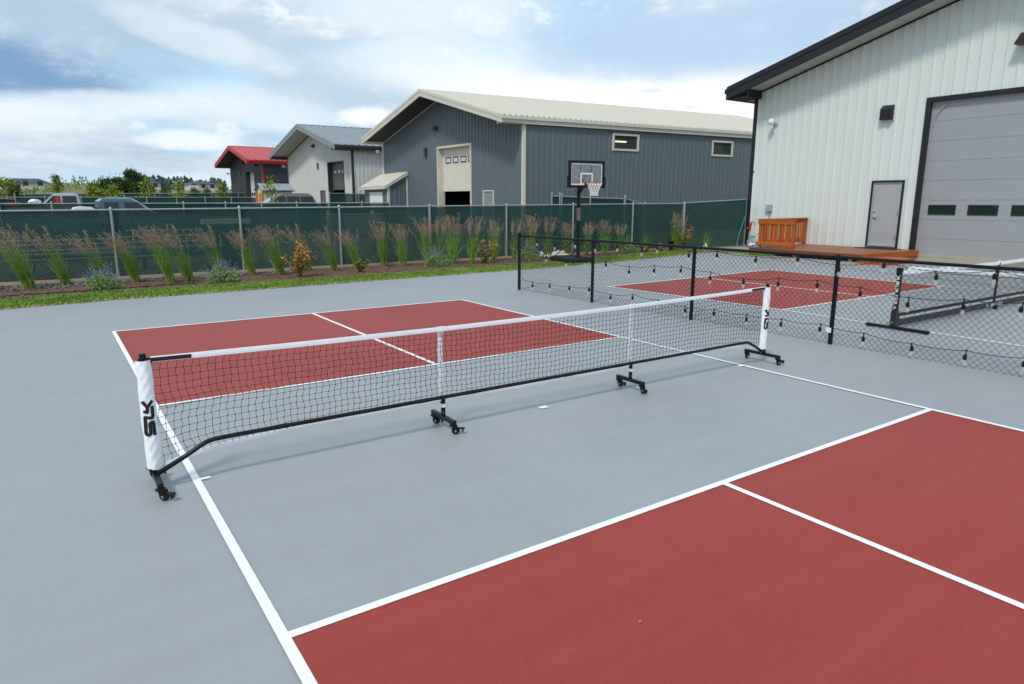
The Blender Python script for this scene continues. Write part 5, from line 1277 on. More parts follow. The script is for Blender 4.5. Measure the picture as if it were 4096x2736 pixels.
# maker's lettering on the post (reading upwards) and on the beam
mb = MB(); zlo = .385
face = NX0-.0345
def emb(mb, mp, s_):
    for k, (y0, y1, x0, x1) in enumerate(((.55, .95, -.30, .10), (.30, .70, -.42, .30), (.05, .45, -.10, .42))):
        for q in range(2):
            mb.add([mp(*p) for p in ((x0*s_, (y0+.17*q)*s_, 0), ((x0+.16+.2*q)*s_, (y0-.04+.17*q)*s_, 0), (x1*s_, (y1-.10+.05*q)*s_, 0), ((x1-.14)*s_, (y1+.05*q)*s_, 0))], ((0, 1, 2, 3),))
wmax = text_mesh('SELKIRK', .078, lambda x, y, z: (NX0-.0285+.0*z+.0, 0, 0), MB())
sc_x = .46/wmax
mb = MB()
def pm2(x, y, z): return (NX0-.0345+z, NY-.026+y, zlo+x)
text_mesh('SELKIRK', .078, lambda x, y, z: (NX0-.0345-z, NY+.026-y, zlo+x*sc_x), mb, .002, .18)
emb(mb, lambda x, y, z: (NX0-.0355, NY+x, .315+y), .062)
mb.build('lettering', M['white'], n2_)
mb = MB()
text_mesh('SELKIRK', .082, lambda x, y, z: (13.40+x*1.75, NY-.0215-z, .068+y*.95), mb, .002, .22)
emb(mb, lambda x, y, z: (13.27+x*1.6, NY-.022, .06+y), .085)
mb.build('lettering', M['white'], lbm)
# ------------------------------------------------------------------ planting along the fence
def reed_proto(name, lean, seed, nb=150, npl=30, spread=.10):
    """feather reed grass: upright arching blades and feathery tan plumes"""
    r = random.Random(seed); root = thing(name, 'x', 'ornamental grass', (0, 0, 0), 'feather reed grasses along the green fence')
    mb = MB(); mp = MB(); ms = MB()
    for i in range(nb):
        a = r.uniform(0, 6.28); d = spread*r.random()**.6; b = V((d*math.cos(a), d*math.sin(a)*.8, 0))
        h = r.uniform(.45, 1.02); l_ = lean*r.uniform(.4, 1.2)*h+r.gauss(0, .095); o = r.gauss(0, .09)
        c = V((l_*.35, o, h*.62)); e = V((l_*1.1, o*2, h*(1-.10*abs(l_)))); w0 = r.uniform(.005, .009); t = r.uniform(0, 3.14); wx, wy = math.cos(t)*w0, math.sin(t)*w0
        pr = None
        for k in range(5):
            s = k/4; p = b*(1-s*.25)+c*(2*s*(1-s))+e*(s*s); ww = (1-s*.85)
            q = (p+V((wx*ww, wy*ww, 0)), p-V((wx*ww, wy*ww, 0)))
            if pr: (ms if (k == 1 and r.random() < .18) else mb).quad(pr[0], pr[1], q[1], q[0])
            pr = q
    for i in range(npl):
        a = r.uniform(0, 6.28); d = spread*.7*r.random(); b = V((d*math.cos(a), d*math.sin(a)*.8, 0)); h = r.uniform(1.0, 1.36); l_ = lean*r.uniform(.45, 1.45)*h+r.gauss(0, .12); o = r.gauss(0, .10)
        c = V((l_*.30, o, h*.6)); e = V((l_*1.15, o*1.6, h))
        pr = None
        for k in range(8):
            s = k/7; p = b*(1-s)**2+c*(2*s*(1-s))+e*(s*s)
            if pr is not None: mb.quad(pr+V((.0018, 0, 0)), pr-V((.0018, 0, 0)), p-V((.0014, 0, 0)), p+V((.0014, 0, 0)))
            pr = p
        for k in range(46):
            s = r.uniform(.70, 1.0); p = b*(1-s)**2+c*(2*s*(1-s))+e*(s*s); wd = .030*(1.08-s)/.3+.006
            q = p+V((r.gauss(0, wd*.75), r.gauss(0, wd*.75), r.uniform(-.015, .015)))
            dr = V((lean*.6+r.gauss(0, .25), r.gauss(0, .25), 1)).normalized()*r.uniform(.025, .055); sd = V((r.uniform(-1, 1), r.uniform(-1, 1), 0)).normalized()*.0042
            mp.quad(q-dr*.5, q+sd, q+dr*.5, q-sd)
    mb.build('blades', M['reed'], root, (0, 0, 0)); mp.build('plumes', M['plume'], root, (0, 0, 0))
    for i in range(16):
        a = r.uniform(0, 6.28); ms.tri((.02*math.cos(a), .02*math.sin(a), 0), (.03*math.cos(a+.3), .03*math.sin(a+.3), .01), (.14*math.cos(a), .12*math.sin(a), .09))
    ms.build('old_stalks', M['straw'], root, (0, 0, 0))
    return root
protoL = [reed_proto('reed_grass', -.25, 1), reed_proto('reed_grass', -.34, 2, 95, 24)]
protoM = [reed_proto('reed_grass', -.13, 3)]
protoU = [reed_proto('reed_grass', .035, 4, 100, 24, .085), reed_proto('reed_grass', .06, 5, 85, 18, .07), reed_proto('reed_grass', .0, 6, 90, 14, .09)]
ordn = ['first', 'second', 'third', 'fourth', 'fifth', 'sixth', 'seventh', 'eighth', 'ninth', 'tenth', 'eleventh', 'twelfth', 'thirteenth', 'fourteenth', 'fifteenth', 'sixteenth', 'seventeenth', 'eighteenth', 'nineteenth', 'twentieth', 'twenty-first', 'twenty-second', 'twenty-third', 'twenty-fourth', 'twenty-fifth', 'twenty-sixth', 'twenty-seventh']
spots = [(-1.08, 13.35, 1.38, 'L'), (-.38, 13.75, 1.32, 'L'), (.36, 13.7, 1.22, 'L'), (1.02, 13.6, 1.2, 'L'), (1.69, 12.98, 1.34, 'L'), (2.11, 12.92, 1.34, 'L'), (2.95, 13.45, 1.30, 'L'), (3.76, 13.75, 1.18, 'L'), (4.38, 13.3, 1.29, 'L'), (5.35, 14.0, 1.28, 'L'),
 (5.96, 13.58, 1.2, 'L'), (6.81, 14.05, 1.1, 'L'), (7.74, 14.2, 1.32, 'M'), (8.26, 13.96, 1.25, 'M'), (9.25, 14.2, 1.42, 'M'), (9.58, 14.1, 1.42, 'U'), (9.79, 13.65, 1.5, 'U'), (10.4, 13.45, 1.43, 'U'), (11.43, 13.8, 1.34, 'U'), (12.54, 14.2, 1.31, 'U'), (13.22, 14.2, 1.45, 'U'), (13.96, 14.18, 1.37, 'U'), (14.76, 14.15, 1.21, 'U'), (15.52, 13.9, 1.2, 'U'), (16.62, 14.15, 1.26, 'U'), (17.49, 14.3, 1.08, 'U'), (20.6, 14.25, 1.5, 'U')]
desc = {'L': 'feather reed grass bent left by wind', 'M': 'feather reed grass tilting slightly left', 'U': 'upright feather reed grass'}
usedp = set(); rr_ = random.Random(9); r10 = random.Random(77)
allp = {'L': protoL, 'M': protoM, 'U': protoU}
for k, (x, y, h, ty) in enumerate(spots):
    ps_ = allp[ty]; p = ps_[(k*7+k//2) % len(ps_)]
    lab = '%s, %s clump from the left end of the green fence' % (desc[ty], ordn[k])
    sxy = h/1.3*r10.uniform(1.0, 1.28)
    if p.name not in usedp:
        usedp.add(p.name); o = p; o.location = (x, y, .012); o.scale = (sxy, sxy, h/1.3); o.rotation_euler = (0, 0, r10.uniform(-.25, .25)); o['label'] = lab
    else: dup(p, (x, y, .012), lab, r10.uniform(-.35, .35), (sxy, sxy, h/1.3))
for p in protoL+protoM+protoU:
    if p.name not in usedp:
        for c in kids(p): bpy.data.objects.remove(c)
        bpy.data.objects.remove(p)
# faint thin reeds near the right end
for x, y, lb_ in ((18.0, 14.35, 'thin sparse green reed just left of a fence post'), (18.9, 14.3, 'thin sparse green reed to the right of a fence post'), (22.3, 14.1, 'thin sparse green reed beside the end fence section')):
    o = dup(protoU[1], (x, y, .012), lb_, .3, (.8, .8, .75))
    for c in kids(o):
        if c.name.startswith('plumes'): bpy.data.objects.remove(c)
def catmint(x, y, s, label, seed, fl=1.0):
    r = random.Random(seed); root = thing('catmint', label, 'plant', (x, y, 0), 'catmint clumps in the planting bed')
    mb = MB(); mf = MB()
    for i in range(1300):
        a = r.uniform(0, 6.28); e = math.asin(r.random()); d = s*(.40+.50*r.random()**.5)*(1+.18*math.sin(a*3+seed)); p = V((x, y, .02))+V((math.cos(a)*math.cos(e)*d, math.sin(a)*math.cos(e)*d*.8, math.sin(e)*d*.95))
        l_ = r.uniform(.016, .036); n_ = V((r.gauss(0, 1), r.gauss(0, 1), r.gauss(.5, 1))).normalized(); u = n_.orthogonal().normalized()*l_; v = n_.cross(u)*.5
        mb.quad(p-u, p+v, p+u, p-v)
    for i in range(int(64*fl)):
        a = r.uniform(0, 6.28); t = r.uniform(.05, 1.25); ln = s*r.uniform(1.0, 1.65)
        d = V((math.cos(a)*math.sin(t), math.sin(a)*math.sin(t), math.cos(t)*.95)); p0 = V((x, y, .02))+d*s*.6; p1 = V((x, y, .02))+d*ln
        mb.quad(p0-V((.002, 0, 0)), p0+V((.002, 0, 0)), p1+V((.0015, 0, 0)), p1-V((.0015, 0, 0)))
        for k in range(7):
            q = p0+(p1-p0)*r.uniform(.45, 1.05)+V((r.gauss(0, .008), r.gauss(0, .008), r.gauss(0, .008))); w_ = r.uniform(.006, .012)
            mf.quad(q-V((w_, 0, 0)), q-V((0, 0, w_)), q+V((w_, 0, 0)), q+V((0, 0, w_*1.4)))
    mb.build('foliage', M['mint'], root, kind='stuff')
    if fl > 0: mf.build('flowers', M['violet'], root, kind='stuff')
catmint(.25, 12.42, .40, 'catmint mound with violet spikes, farthest left one', 1)
catmint(2.72, 12.5, .42, 'catmint mound with violet spikes in front of the second fence post', 2)
catmint(9.0, 13.3, .44, 'catmint mound with violet spikes below a tight row of upright reeds', 3)
catmint(12.45, 13.3, .50, 'catmint mound with violet spikes behind the corner of the black fence', 4)
catmint(17.9, 14.0, .42, 'round green catmint mound without flowers right of the hoop', 5, 0)
def shrub(x, y, s, h, label, seed, mix=.6, n=620):
    r = random.Random(seed); root = thing('shrub', label, 'shrub', (x, y, 0), 'orange leaved shrubs in the planting bed')
    mt_ = MB(); mo = MB(); mg = MB()
    tips = []
    for i in range(15):
        a = r.uniform(0, 6.28); t = r.uniform(.0, .95); ln = h*r.uniform(.5, 1.0); d = V((math.cos(a)*math.sin(t)*s/h*1.9, math.sin(a)*math.sin(t)*s/h*1.5, math.cos(t*.8))); p1 = V((x, y, .02))+d*ln
        mt_.tube([(x, y, 0), V((x, y, .02))+d*ln*.5+V((0, 0, -.02)), p1], [.009, .006, .003], 4, False); tips.append((V((x, y, .02)), p1))
    for i in range(n):
        p0, p1 = tips[r.randrange(len(tips))]; t = r.uniform(.25, 1.04); p = p0+(p1-p0)*t+V((r.gauss(0, .05), r.gauss(0, .05), r.gauss(0, .035)))*s*2
        l_ = r.uniform(.022, .042); n_ = V((r.gauss(0, .6), r.gauss(0, .6), 1)).normalized(); u = n_.orthogonal().normalized(); u = Matrix.Rotation(r.uniform(0, 6.28), 3, n_) @ u; u *= l_; v = n_.cross(u)*.55
        (mo if r.random() < mix*(.25+1.0*(p.z/h)) else mg).quad(p-u, p+v, p+u, p-v)
    mt_.build('stems', M['twig'], root); 
    if mo.f: mo.build('orange_leaves', M['orange'], root)
    mg.build('green_leaves', M['shrubg'], root)
shrub(4.66, 12.55, .44, 1.0, 'bright orange shrub between the reeds at left centre', 1, .95, 1300)
shrub(10.72, 13.25, .36, .92, 'orange and green shrub below the middle of the fence', 2, .7, 700)
shrub(21.0, 14.15, .46, 1.15, 'tall orange shrub in front of the fence end post', 3, .7, 900)
shrub(6.4, 12.85, .27, .42, 'small low green shrub in the mulch', 4, .12, 380)
mb = MB(); mb.rod((10.9, 12.95, 0), (10.9, 12.95, .16), .012, 6); mb.lathe((10.9, 12.95, .15), [(.02, 0), (.026, .02), (.01, .06)], 8); tag(mb.build('sprinkler', M['blackv'], None, (10.9, 12.95, 0)), 'small sprinkler head on a riser before the orange shrub', 'sprinkler')
mb = MB(); pts = [(-1.6+i*.25, 12.15+.25*sm((i)/14)+.05*math.sin(i*.6), .03) for i in range(16)]; mb.tube(pts, .011, 5); tag(mb.build('drip_hose', M['cord'], None, (-1, 12.2, 0)), 'thin dark irrigation hose lying on the mulch at left', 'hose')

# ------------------------------------------------------------------ trees beyond the fences
def tree(name, label, x, y, h, cw, th, m_, seed, n, leaf, trunk=.07, group='trees beyond the fences', shape='round', cat='tree'):
    r = random.Random(seed); z0 = terr(x, y); root = thing(name, label, cat, (x, y, z0), group)
    mt_ = MB(); mt_.tube([(x, y, z0-.1), (x+.03*h*r.uniform(-1, 1), y, z0+h*.4), (x, y, z0+h*.92)], [trunk, trunk*.7, trunk*.15], 7)
    mc = MB(); br = []
    nb_ = 34 if shape != 'cone' else 60
    for i in range(nb_):
        t = r.uniform(0, 1); zc = z0+th+(h-th)*t
        if shape == 'cone': wd = cw*(1-t)**.8*.5
        elif shape == 'wide': wd = cw*.5*(1-.55*t*t)*r.uniform(.7, 1.08)
        else: wd = cw*.5*math.sin(math.pi*min(.97, .18+.80*t))**.7
        a = r.uniform(0, 6.28); p0 = V((x, y, zc-.15*(h-th)*(0 if shape == 'cone' else 1))); p1 = V((x+math.cos(a)*wd*r.uniform(.6, 1.1), y+math.sin(a)*wd*r.uniform(.6, 1.1), zc+(h-th)*r.uniform(-.02, .10)))
        mt_.tube([p0, (p0+p1)/2+V((0, 0, .02*h)), p1], [trunk*.3, trunk*.2, trunk*.06], 4, False); br.append((p0, p1))
    per = max(1, n//nb_); cs_ = cw*.10
    for (p0, p1) in br:
        sz = r.uniform(.6, 1.3)
        for k in range(int(per*sz)):
            t = r.uniform(.35, 1.1); q = p0+(p1-p0)*t+V((r.gauss(0, cs_), r.gauss(0, cs_), r.gauss(0, cs_*.8)))
            l_ = leaf*r.uniform(.6, 1.3); n_ = V((r.gauss(0, 1), r.gauss(0, 1), r.gauss(.4, 1))).normalized(); u = n_.orthogonal().normalized()*l_; v = n_.cross(u)*.6
            mc.quad(q-u, q+v, q+u, q-v)
    mt_.build('trunk', M['bark'], root); mc.build('crown', m_, root)
    return root
tree('pine_tree', 'tall dark green bushy tree with a pointed top in the field', 12.1, 120, 5.0, 3.7, .4, M['pine'], 1, 20000, .15, .25, shape='wide')
tree('pine_tree', 'wide dark green bushy tree left of the pointed dark tree', 9.1, 121, 3.7, 5.0, .3, M['pine'], 2, 20000, .15, .25, shape='wide')
S = tree
S('sapling', 'pale yellow green sapling at the far left edge of view', -3.0, 62, 2.9, 1.7, .6, M['sapleaf'], 3, 1500, .085)
S('young_tree', 'dark green young tree near the left edge', -2.35, 63, 2.65, 1.6, .4, M['pine'], 4, 1500, .085)
S('young_conifer', 'sparse thin topped conifer behind the silver pickup truck', .55, 64, 3.15, 1.7, .2, M['shrubg'], 5, 1300, .08, shape='cone')
S('sapling', 'broad yellow green sapling left of the teal pickup cab', 2.95, 58, 2.55, 1.9, .3, M['sapleaf'], 6, 1700, .085)
S('sapling', 'broad yellow green sapling right behind the teal pickup cab', 3.95, 58, 2.65, 1.6, .3, M['sapleaf'], 7, 1500, .085)
S('sapling', 'slim bright sapling in front of the dark bushy trees', 6.75, 60, 3.0, 1.25, .4, M['sapleaf'], 8, 1000, .085)
S('sapling', 'yellow green sapling midway along the far fence', 10.0, 66, 3.2, 1.3, .5, M['sapleaf'], 9, 1100, .08)
S('sapling', 'slim sapling just left of the red roofed building', 13.5, 64, 2.95, 1.3, .4, M['sapleaf'], 10, 1100, .08)
S('sapling', 'leafy sapling in front of the light grey building', 10.95, 38, 2.95, 1.3, .8, M['sapleaf'], 11, 420, .085, .04)
for i, (x, lb_) in enumerate(((7.3, 'small round dark tree right of the slim bright sapling'), (8.4, 'low dark green tree between two saplings'), (10.75, 'small dark tree behind the yellow green sapling'), (11.8, 'small dark tree far behind the last sapling'))):
    S('young_tree', lb_, x*1.45+.3, 92, 2.75-.1*i, 1.5+.5*(i == 1), .4, M['pine'], 20+i, 900, .11)
# far treelines that read as one mass
def treeline(name, label, x0, x1, y, h0, h1, n, seed, m_):
    r = random.Random(seed); mb = MB()
    for i in range(n):
        x = r.uniform(x0, x1); yy = y+r.uniform(0, 30); z = terr(x, yy); h = r.uniform(h0, h1)*(1+.25*math.sin(x*.021)); w_ = h*r.uniform(.22, .4)
        for k in range(26):
            t = r.random(); a = r.uniform(0, 6.28); ww = w_*(1-t)**.7; q = V((x+math.cos(a)*ww, yy+math.sin(a)*ww, z+h*t)); l_ = h*.09
            mb.tri(q-V((l_, 0, l_*.6)), q+V((l_, 0, -l_*.6)), q+V((0, r.uniform(-l_, l_), l_)))
    tag(mb.build(name, m_, None, (0, 0, 0), kind='stuff'), label, 'trees')
treeline('distant_trees', 'far bluish treeline along the horizon left of the buildings', 66, 330, 620, 6, 10.5, 420, 5, M['farleaf'])
treeline('field_shrubs', 'rough scrub bushes scattered over the earth bank in the field', -26, 26, 132, .5, 1.5, 260, 6, M['shrubg'])
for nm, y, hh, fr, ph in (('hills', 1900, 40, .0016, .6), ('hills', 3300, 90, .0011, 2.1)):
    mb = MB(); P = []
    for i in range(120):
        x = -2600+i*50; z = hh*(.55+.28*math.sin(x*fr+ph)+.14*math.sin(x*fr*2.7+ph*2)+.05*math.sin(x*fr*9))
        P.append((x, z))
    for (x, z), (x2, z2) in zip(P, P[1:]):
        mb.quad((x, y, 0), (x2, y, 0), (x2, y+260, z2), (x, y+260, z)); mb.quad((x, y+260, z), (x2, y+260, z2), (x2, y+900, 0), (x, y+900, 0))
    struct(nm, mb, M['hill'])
def house(x, y, w_, d_, h, rh, label, seed):
    z = terr(x, y)-.2; root = thing('house', label, 'house', (x, y, z), 'houses beyond the field')
    mb = MB(); mb.box(x-w_/2, x+w_/2, y, y+d_, z, z+h); mb.build('wall', M['lwall'], root)
    mb = MB(); e = .4; mb.add([(x-w_/2-e, y-e, z+h), (x+w_/2+e, y-e, z+h), (x+w_/2+e, y+d_+e, z+h), (x-w_/2-e, y+d_+e, z+h), (x-w_/2+w_*.22, y+d_/2, z+h+rh), (x+w_/2-w_*.22, y+d_/2, z+h+rh)], ((0, 1, 5, 4), (1, 2, 5), (2, 3, 4, 5), (3, 0, 4), (3, 2, 1, 0))); mb.build('roof', M['ltrim'], root)
    for k in range(3):
        xx = x-w_/2+w_*(.2+.3*k); mb = MB(); mb.box(xx-.6, xx+.6, y-.05, y-.005, z+1.0, z+2.3); mb.build('window', M['tint'], root)
    mb = MB(); mb.box(x-w_/2-.05, x-w_/2+w_*.3, y-2.2, y-.01, z, z+h*.9); mb.build('garage_wing', M['lwall'], root)
house(-13.6, 215, 10, 9, 1.6, 1.3, 'low house with dark hip roof, left of the far pair', 1)
house(-3.6, 225, 11, 9, 1.7, 1.3, 'low house with dark hip roof, right of the far pair', 2)
house(26.5, 230, 7, 8, 2.0, 1.2, 'pale small house between the dark tree and saplings', 3)
house(44.0, 240, 9, 8, 2.0, 1.2, 'pale long house far behind the saplings near the red roof', 4)

# ------------------------------------------------------------------ vehicles in the yard
def rounded(poly, r=.06): return poly
def loft(mb, A, B):
    n = len(A); b = len(mb.v); mb.v += [tuple(p) for p in A]+[tuple(p) for p in B]
    for k in range(n): mb.f.append((b+k, b+(k+1) % n, b+n+(k+1) % n, b+n+k))
def side_body(prof, hw, inset=.06):
    """vehicle body from a side profile (x, z), slightly narrower at top and bottom"""
    mb = MB(); zs_ = [p[1] for p in prof]; z0, z1 = min(zs_), max(zs_); n = len(prof)
    def ring(s): return [V((x, s*(hw-inset*abs((z-(z0+(z1-z0)*.55))/(z1-z0))*1.2), z)) for x, z in prof]
    A, B = ring(-1), ring(1); loft(mb, A, B); b = len(mb.v); mb.v += [tuple(p) for p in A]+[tuple(p) for p in B]
    mb.f.append(tuple(b+k for k in range(n-1, -1, -1))); mb.f.append(tuple(b+n+k for k in range(n)))
    return mb
def arch(cx, r, z0, n=8): return [(cx+r*math.cos(math.pi*k/n), z0+r*math.sin(math.pi*k/n)) for k in range(n+1)]
def wheels(root, xs, hw, r):
    for x in xs:
        for s in (-1, 1):
            mb = MB(); mb.lathe((x, s*(hw-.24) if s > 0 else -hw+.24, r), [(r*.6, 0), (r*.95, 0), (r, .03), (r, .19), (r*.94, .22), (r*.62, .22)], 20, (0, s, 0)); o = mb.build('wheel', M['tyre'], root, (0, 0, 0))
            mb = MB(); mb.lathe((x, s*(hw-.06), r), [(r*.6, 0), (r*.55, .02), (r*.2, .035), (r*.12, .05)], 14, (0, s, 0)); mb.build('rim', M['galv'], o, (0, 0, 0))
def pickup(label, paint, loc, rz, ext, ws_open=False):
    """facing +x, origin on the ground below the middle"""
    root = thing('pickup_truck', label, 'pickup truck', (0, 0, 0), 'pickup trucks in the yard')
    hw = .95; r = .39; f, b = 1.62, -1.75
    prof = [(2.62, .55), (2.66, .95), (2.55, 1.06), (1.15, 1.16), (1.1, 1.17), (-.75, 1.17), (-.78, 1.17), (-2.72, 1.17), (-2.75, .62), (b-.5, .52)]+[(x, z) for x, z in arch(b, .47, .50)][::-1]+[(b+.5, .48), (f-.5, .48)]+[(x, z) for x, z in arch(f, .47, .50)][::-1]+[(f+.5, .5)]
    side_body(prof, hw, .05).build('body', paint, root, (0, 0, 0), bevel=.03)
    x0 = -.80 if ext else -.55
    lo = [(x0, 1.165), (1.12, 1.165)]; hi = [(x0+.10, 1.80), (.42, 1.80)]
    def cabring(z, xa, xb, w_): return [V((xa, -w_, z)), V((xb-.10, -w_, z)), V((xb, -w_*.8, z)), V((xb, w_*.8, z)), V((xb-.10, w_, z)), V((xa, w_, z))]
    mb = MB(); R0 = cabring(1.165, x0, 1.14, .92); R1 = cabring(1.25, x0, 1.02, .91); R2 = cabring(1.70, x0+.05, .50, .80); R3 = cabring(1.78, x0+.14, .38, .74); R4 = cabring(1.81, x0+.3, .22, .6)
    for a_, b_ in ((R0, R1), (R1, R2), (R2, R3), (R3, R4)): loft(mb, a_, b_)
    k = len(mb.v); mb.v += [tuple(p) for p in R4]; mb.f.append(tuple(k+i for i in range(6)))
    cab = mb.build('cab', paint, root, (0, 0, 0))
    def sidewin(s, a0, a1, b0, b1, nm='side_window'):
        m_ = MB(); e = .012
        def pt(x, z): t = (z-1.25)/.45; return V((x, s*(.91-.11*t+e), z))
        z0, z1 = 1.25, 1.67
        m_.quad(pt(a0, z0), pt(a1, z0), pt(b1, z1), pt(b0, z1)); m_.build(nm, M['tint'], cab, (0, 0, 0))
    for s in (-1, 1):
        if ext: sidewin(s, x0+.14, .02, x0+.18, .02); sidewin(s, .12, .88, .12, .46)
        else: sidewin(s, x0+.14, x0+.52, x0+.17, x0+.52); sidewin(s, .12, .88, .12, .46)
    m_ = MB(); m_.quad((1.005, -.66, 1.27), (1.005, .66, 1.27), (.53, .58, 1.67), (.53, -.58, 1.67)); o = m_.build('windscreen', M['wshield'], cab, (0, 0, 0)); o.location = (.012, 0, .012)
    m_ = MB(); m_.quad((x0-.008, -.7, 1.27), (x0-.008, .7, 1.27), (x0+.04, .62, 1.66), (x0+.04, -.62, 1.66)); m_.build('rear_window', M['tint'], cab, (0, 0, 0))
    m_ = MB(); m_.box(-2.60, x0-.15, -.78, .78, 1.12, 1.172); m_.build('bed_floor', M['rubber'], root, (0, 0, 0))
    for s in (-1, 1):
        m_ = MB(); m_.box(-2.7, x0-.1, s*.90-.04, s*.90+.04, 1.173, 1.20); m_.build('bed_rail', M['rubber'], root, (0, 0, 0))
        m_ = MB(); m_.box(2.56, 2.675, s*.72-.16, s*.72+.16, .82, .98); m_.build('headlight', M['litegl'], root, (0, 0, 0))
        m_ = MB(); m_.box(-2.77, -2.70, s*.84-.07, s*.84+.07, .75, 1.1); m_.build('tail_light', M['lampred'], root, (0, 0, 0))
        m_ = MB(); m_.obox((.95, s*1.02, 1.28), (.05, 0, 0), (0, .08, 0), (0, 0, .08)); m_.build('mirror', M['blackv'], root, (0, 0, 0))
        m_ = MB(); m_.box(.0, .14, s*.955-.015, s*.955+.015, 1.02, 1.05); m_.build('door_handle', M['chrome'], root, (0, 0, 0))
    m_ = MB(); m_.box(2.60, 2.80, -.9, .9, .45, .64); m_.build('front_bumper', M['chrome'], root, (0, 0, 0)); m_ = MB(); m_.box(-2.92, -2.74, -.9, .9, .45, .62); m_.build('rear_bumper', M['chrome'], root, (0, 0, 0))
    m_ = MB(); m_.box(2.60, 2.672, -.5, .5, .74, .96); m_.build('grille', M['blackv'], root, (0, 0, 0))
    wheels(root, (f, b), hw, r)
    root.location = loc; root.rotation_euler = (0, 0, rz)
    return root
pt_ = pickup('teal pickup truck parked right behind the green fence, facing right', M['teal'], (1.48, 22.2, .13), R(1), False); pt_.scale = (1.15, 1.0, 1.06)
ps2 = pickup('silver crew cab pickup truck behind the second fence, facing left', M['silver'], (.35, 40, .42), R(178), True); ps2.scale = (.98, 1, 1.07)
mb = MB(); mb.box(-.02, .16, 39.0, 39.6, 1.72, 2.16); tag(mb.build('red_crate', M['redp'], None, (.1, 39.3, 1.7)), 'red box seen against the silver pickup truck window', 'box')
mb = MB(); mb.blob((-.95, 39.4, 1.90), .30, .3, .13, .25, random.Random(2), 9, 6); tag(mb.build('white_tarp', M['white'], None, (-1.1, 39.4, 1.8)), 'bunched white tarp on the silver pickup bonnet', 'tarp')
mb = MB(); mb.box(-2.2, -1.55, 39.2, 39.9, 1.66, 1.86); tag(mb.build('red_box', M['redp'], None, (-1.9, 39.5, 1.7)), 'flat red box beyond the silver pickup bonnet', 'box')
mb = MB(); P = [(-1.55, 1.50), (-.15, 1.50), (-.05, 1.62), (-.25, 1.76), (-.55, 1.80), (-1.15, 1.78), (-1.45, 1.70)]
mb.prism([(x+.45, 21.4, z) for x, z in [(-.32, 1.62), (-.25, 1.72), (-.02, 1.76), (.25, 1.74), (.36, 1.62)]], (0, 1.3, 0)); tag(mb.build('white_bundle', M['white'], None, (.4, 22, 1.6)), 'rounded white bundle in the teal pickup bed', 'bundle')
# grey suv beyond the second fence
sv = thing('parked_suv', 'grey suv with dark windows parked before the light grey building', 'suv', (0, 0, 0))
prof = [(-2.35, .5), (-2.4, 1.0), (-2.3, 1.08), (-1.2, 1.18), (2.2, 1.2), (2.35, 1.0), (2.38, .5), (1.9, .42)]+arch(1.42, .44, .42)[0:0]+[(1.42+.46, .42)]+[(x, z) for x, z in arch(1.42, .44, .42)]+[(-1.0, .40)]+[(x, z) for x, z in arch(-1.45, .44, .42)]+[(-2.0, .44)]
side_body(prof, .94, .05).build('body', M['suvp'], sv, (0, 0, 0), bevel=.03)
mb = MB()
def ring(z, xa, xb, w_): return [V((xa, -w_*.85, z)), V((xa+.12, -w_, z)), V((xb-.08, -w_, z)), V((xb, -w_*.9, z)), V((xb, w_*.9, z)), V((xb-.08, w_, z)), V((xa+.12, w_, z)), V((xa, w_*.85, z))]
RR = [ring(1.17, -1.25, 2.30, .92), ring(1.25, -1.1, 2.28, .91), ring(1.70, -.42, 2.06, .78), ring(1.80, -.25, 1.96, .72), ring(1.83, 0, 1.8, .6)]
for a_, b_ in zip(RR, RR[1:]): loft(mb, a_, b_)
k = len(mb.v); mb.v += [tuple(p) for p in RR[-1]]; mb.f.append(tuple(k+i for i in range(8)))
cab = mb.build('cabin', M['suvp'], sv, (0, 0, 0))
for s in (-1, 1):
    for a0, a1, b0, b1 in ((-.9, .1, -.4, .1), (.18, 1.05, .18, 1.05), (1.13, 2.1, 1.13, 1.96)):
        mb = MB(); pt = lambda x, z: V((x, s*(.91-.13*(z-1.25)/.45+.012), z)); mb.quad(pt(a0, 1.25), pt(a1, 1.25), pt(b1, 1.68), pt(b0, 1.68)); mb.build('side_window', M['tint'], cab, (0, 0, 0))
    mb = MB(); mb.box(-.2, 1.8, s*.62-.02, s*.62+.02, 1.83, 1.88); mb.build('roof_rail', M['silver'], cab, (0, 0, 0))
    mb = MB(); mb.box(2.2, 2.395, s*.84-.07, s*.84+.07, .85, 1.2); mb.build('tail_light', M['lampred'], sv, (0, 0, 0))
    mb = MB(); mb.box(-2.42, -2.3, s*.68-.16, s*.68+.16, .86, 1.0); mb.build('headlight', M['litegl'], sv, (0, 0, 0))
mb = MB(); mb.quad((-1.12, -.66, 1.26), (-1.12, .66, 1.26), (-.45, .6, 1.68), (-.45, -.6, 1.68)); o = mb.build('windscreen', M['wshield'], cab, (0, 0, 0)); o.location = (-.014, 0, .014)
wheels(sv, (-1.45, 1.42), .94, .37)
sv.location = (13.05, 43.5, .45); sv.rotation_euler = (0, 0, R(2)); sv.scale = (1, 1, 1.09)
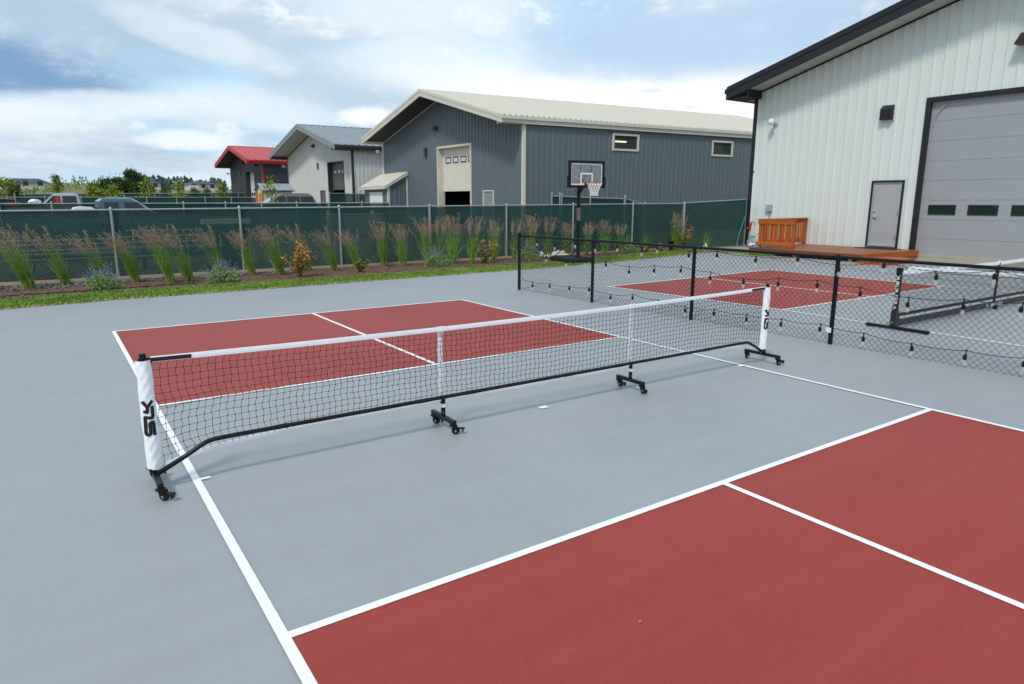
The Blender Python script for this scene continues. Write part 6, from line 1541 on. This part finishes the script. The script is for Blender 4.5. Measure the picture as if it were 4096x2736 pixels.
# small playhouse shed behind the suv
ph = thing('garden_shed', 'small beige shed with grey ribbed roof and orange wood trim', 'shed', (14.6, 50, terr(14, 50)))
z0 = terr(14, 50); mb = MB(); mb.box(13.55, 15.7, 49.6, 51.6, z0, 2.82); mb.add([(13.55, 49.6, 2.82), (13.55, 51.6, 2.82), (13.55, 50.6, 3.25)], ((0, 1, 2),)); mb.build('wall', M['cream'], ph)
hf = Frame((13.30, 49.35, 2.76), (1, 0, 0), (0, 1, 0))
T = V((0, 1.25, .54)).normalized(); nn = V((0, -.54, 1.25)).normalized()
ribbed('roof_panel', M['lroof'], ph, (13.35, 49.35, 2.78), (1, 0, 0), T, nn, 0, 2.5, 0, 1.36, rib=.3)
T = V((0, -1.25, .54)).normalized(); nn = V((0, .54, 1.25)).normalized()
ribbed('roof_panel', M['lroof'], ph, (13.35, 51.85, 2.78), (1, 0, 0), T, nn, 0, 2.5, 0, 1.36, rib=.3)
mb = MB(); mb.box(13.35, 15.85, 49.3, 49.345, 2.70, 2.79); mb.build('eave_board', M['ltrim'], ph)
for y in (49.62, 51.4):
    mb = MB(); mb.box(13.40, 13.54, y, y+.16, z0, 2.75); mb.build('corner_post', M['orangew'], ph)
mb = MB(); mb.box(13.50, 13.545, 50.2, 51.0, z0, 2.55); mb.build('door', M['orangew'], ph)
# pale lengths of rail and a slatted stack seen through the screen
rk = thing('pipe_rack', 'rack of long pale pipes behind the left half of the green fence', 'rack', (2, 17, 0))
for k, (x0, x1, z) in enumerate(((-4.5, 2.2, .42), (-4.5, 1.2, .56), (-4.5, 5.6, .66), (-4.5, 5.2, .80), (1.0, 4.6, .96), (-4.5, 1.0, .92), (1.2, 3.2, 1.12))):
    mb = MB(); mb.rod((x0, 16.6+.05*k, z), (x1, 16.6+.05*k, z), .02, 6); mb.build('pipe', M['white'], rk)
for x in (-3.5, -1, 1.6, 4.4):
    mb = MB(); mb.box(x-.04, x+.04, 16.95, 17.05, 0, 1.2); mb.build('upright', M['dsoff'], rk)
sk = thing('slat_panel', 'pale slatted panel stack behind the middle of the green fence', 'panel', (7.4, 16.4, 0))
for k in range(14):
    mb = MB(); j = .12*((k*5) % 3-1); mb.box(6.75+j, 8.65+j*.6, 16.3, 16.36, .40+.085*k, .435+.085*k); mb.build('slat', M['white'], sk)
for x in (6.85, 8.35):
    mb = MB(); mb.box(x-.05, x+.05, 16.37, 16.45, 0, 1.66); mb.build('upright', M['white'], sk)
ck = thing('white_crate', 'pale crates stacked behind the fence left of the slatted panel', 'crate', (4.0, 16.6, 0))
mb = MB(); mb.box(3.15, 4.45, 16.4, 16.9, 1.28, 1.42); mb.build('lid', M['white'], ck)
mb = MB(); mb.box(3.25, 4.35, 16.45, 16.85, 0, 1.279); mb.build('box', M['dsoff'], ck)
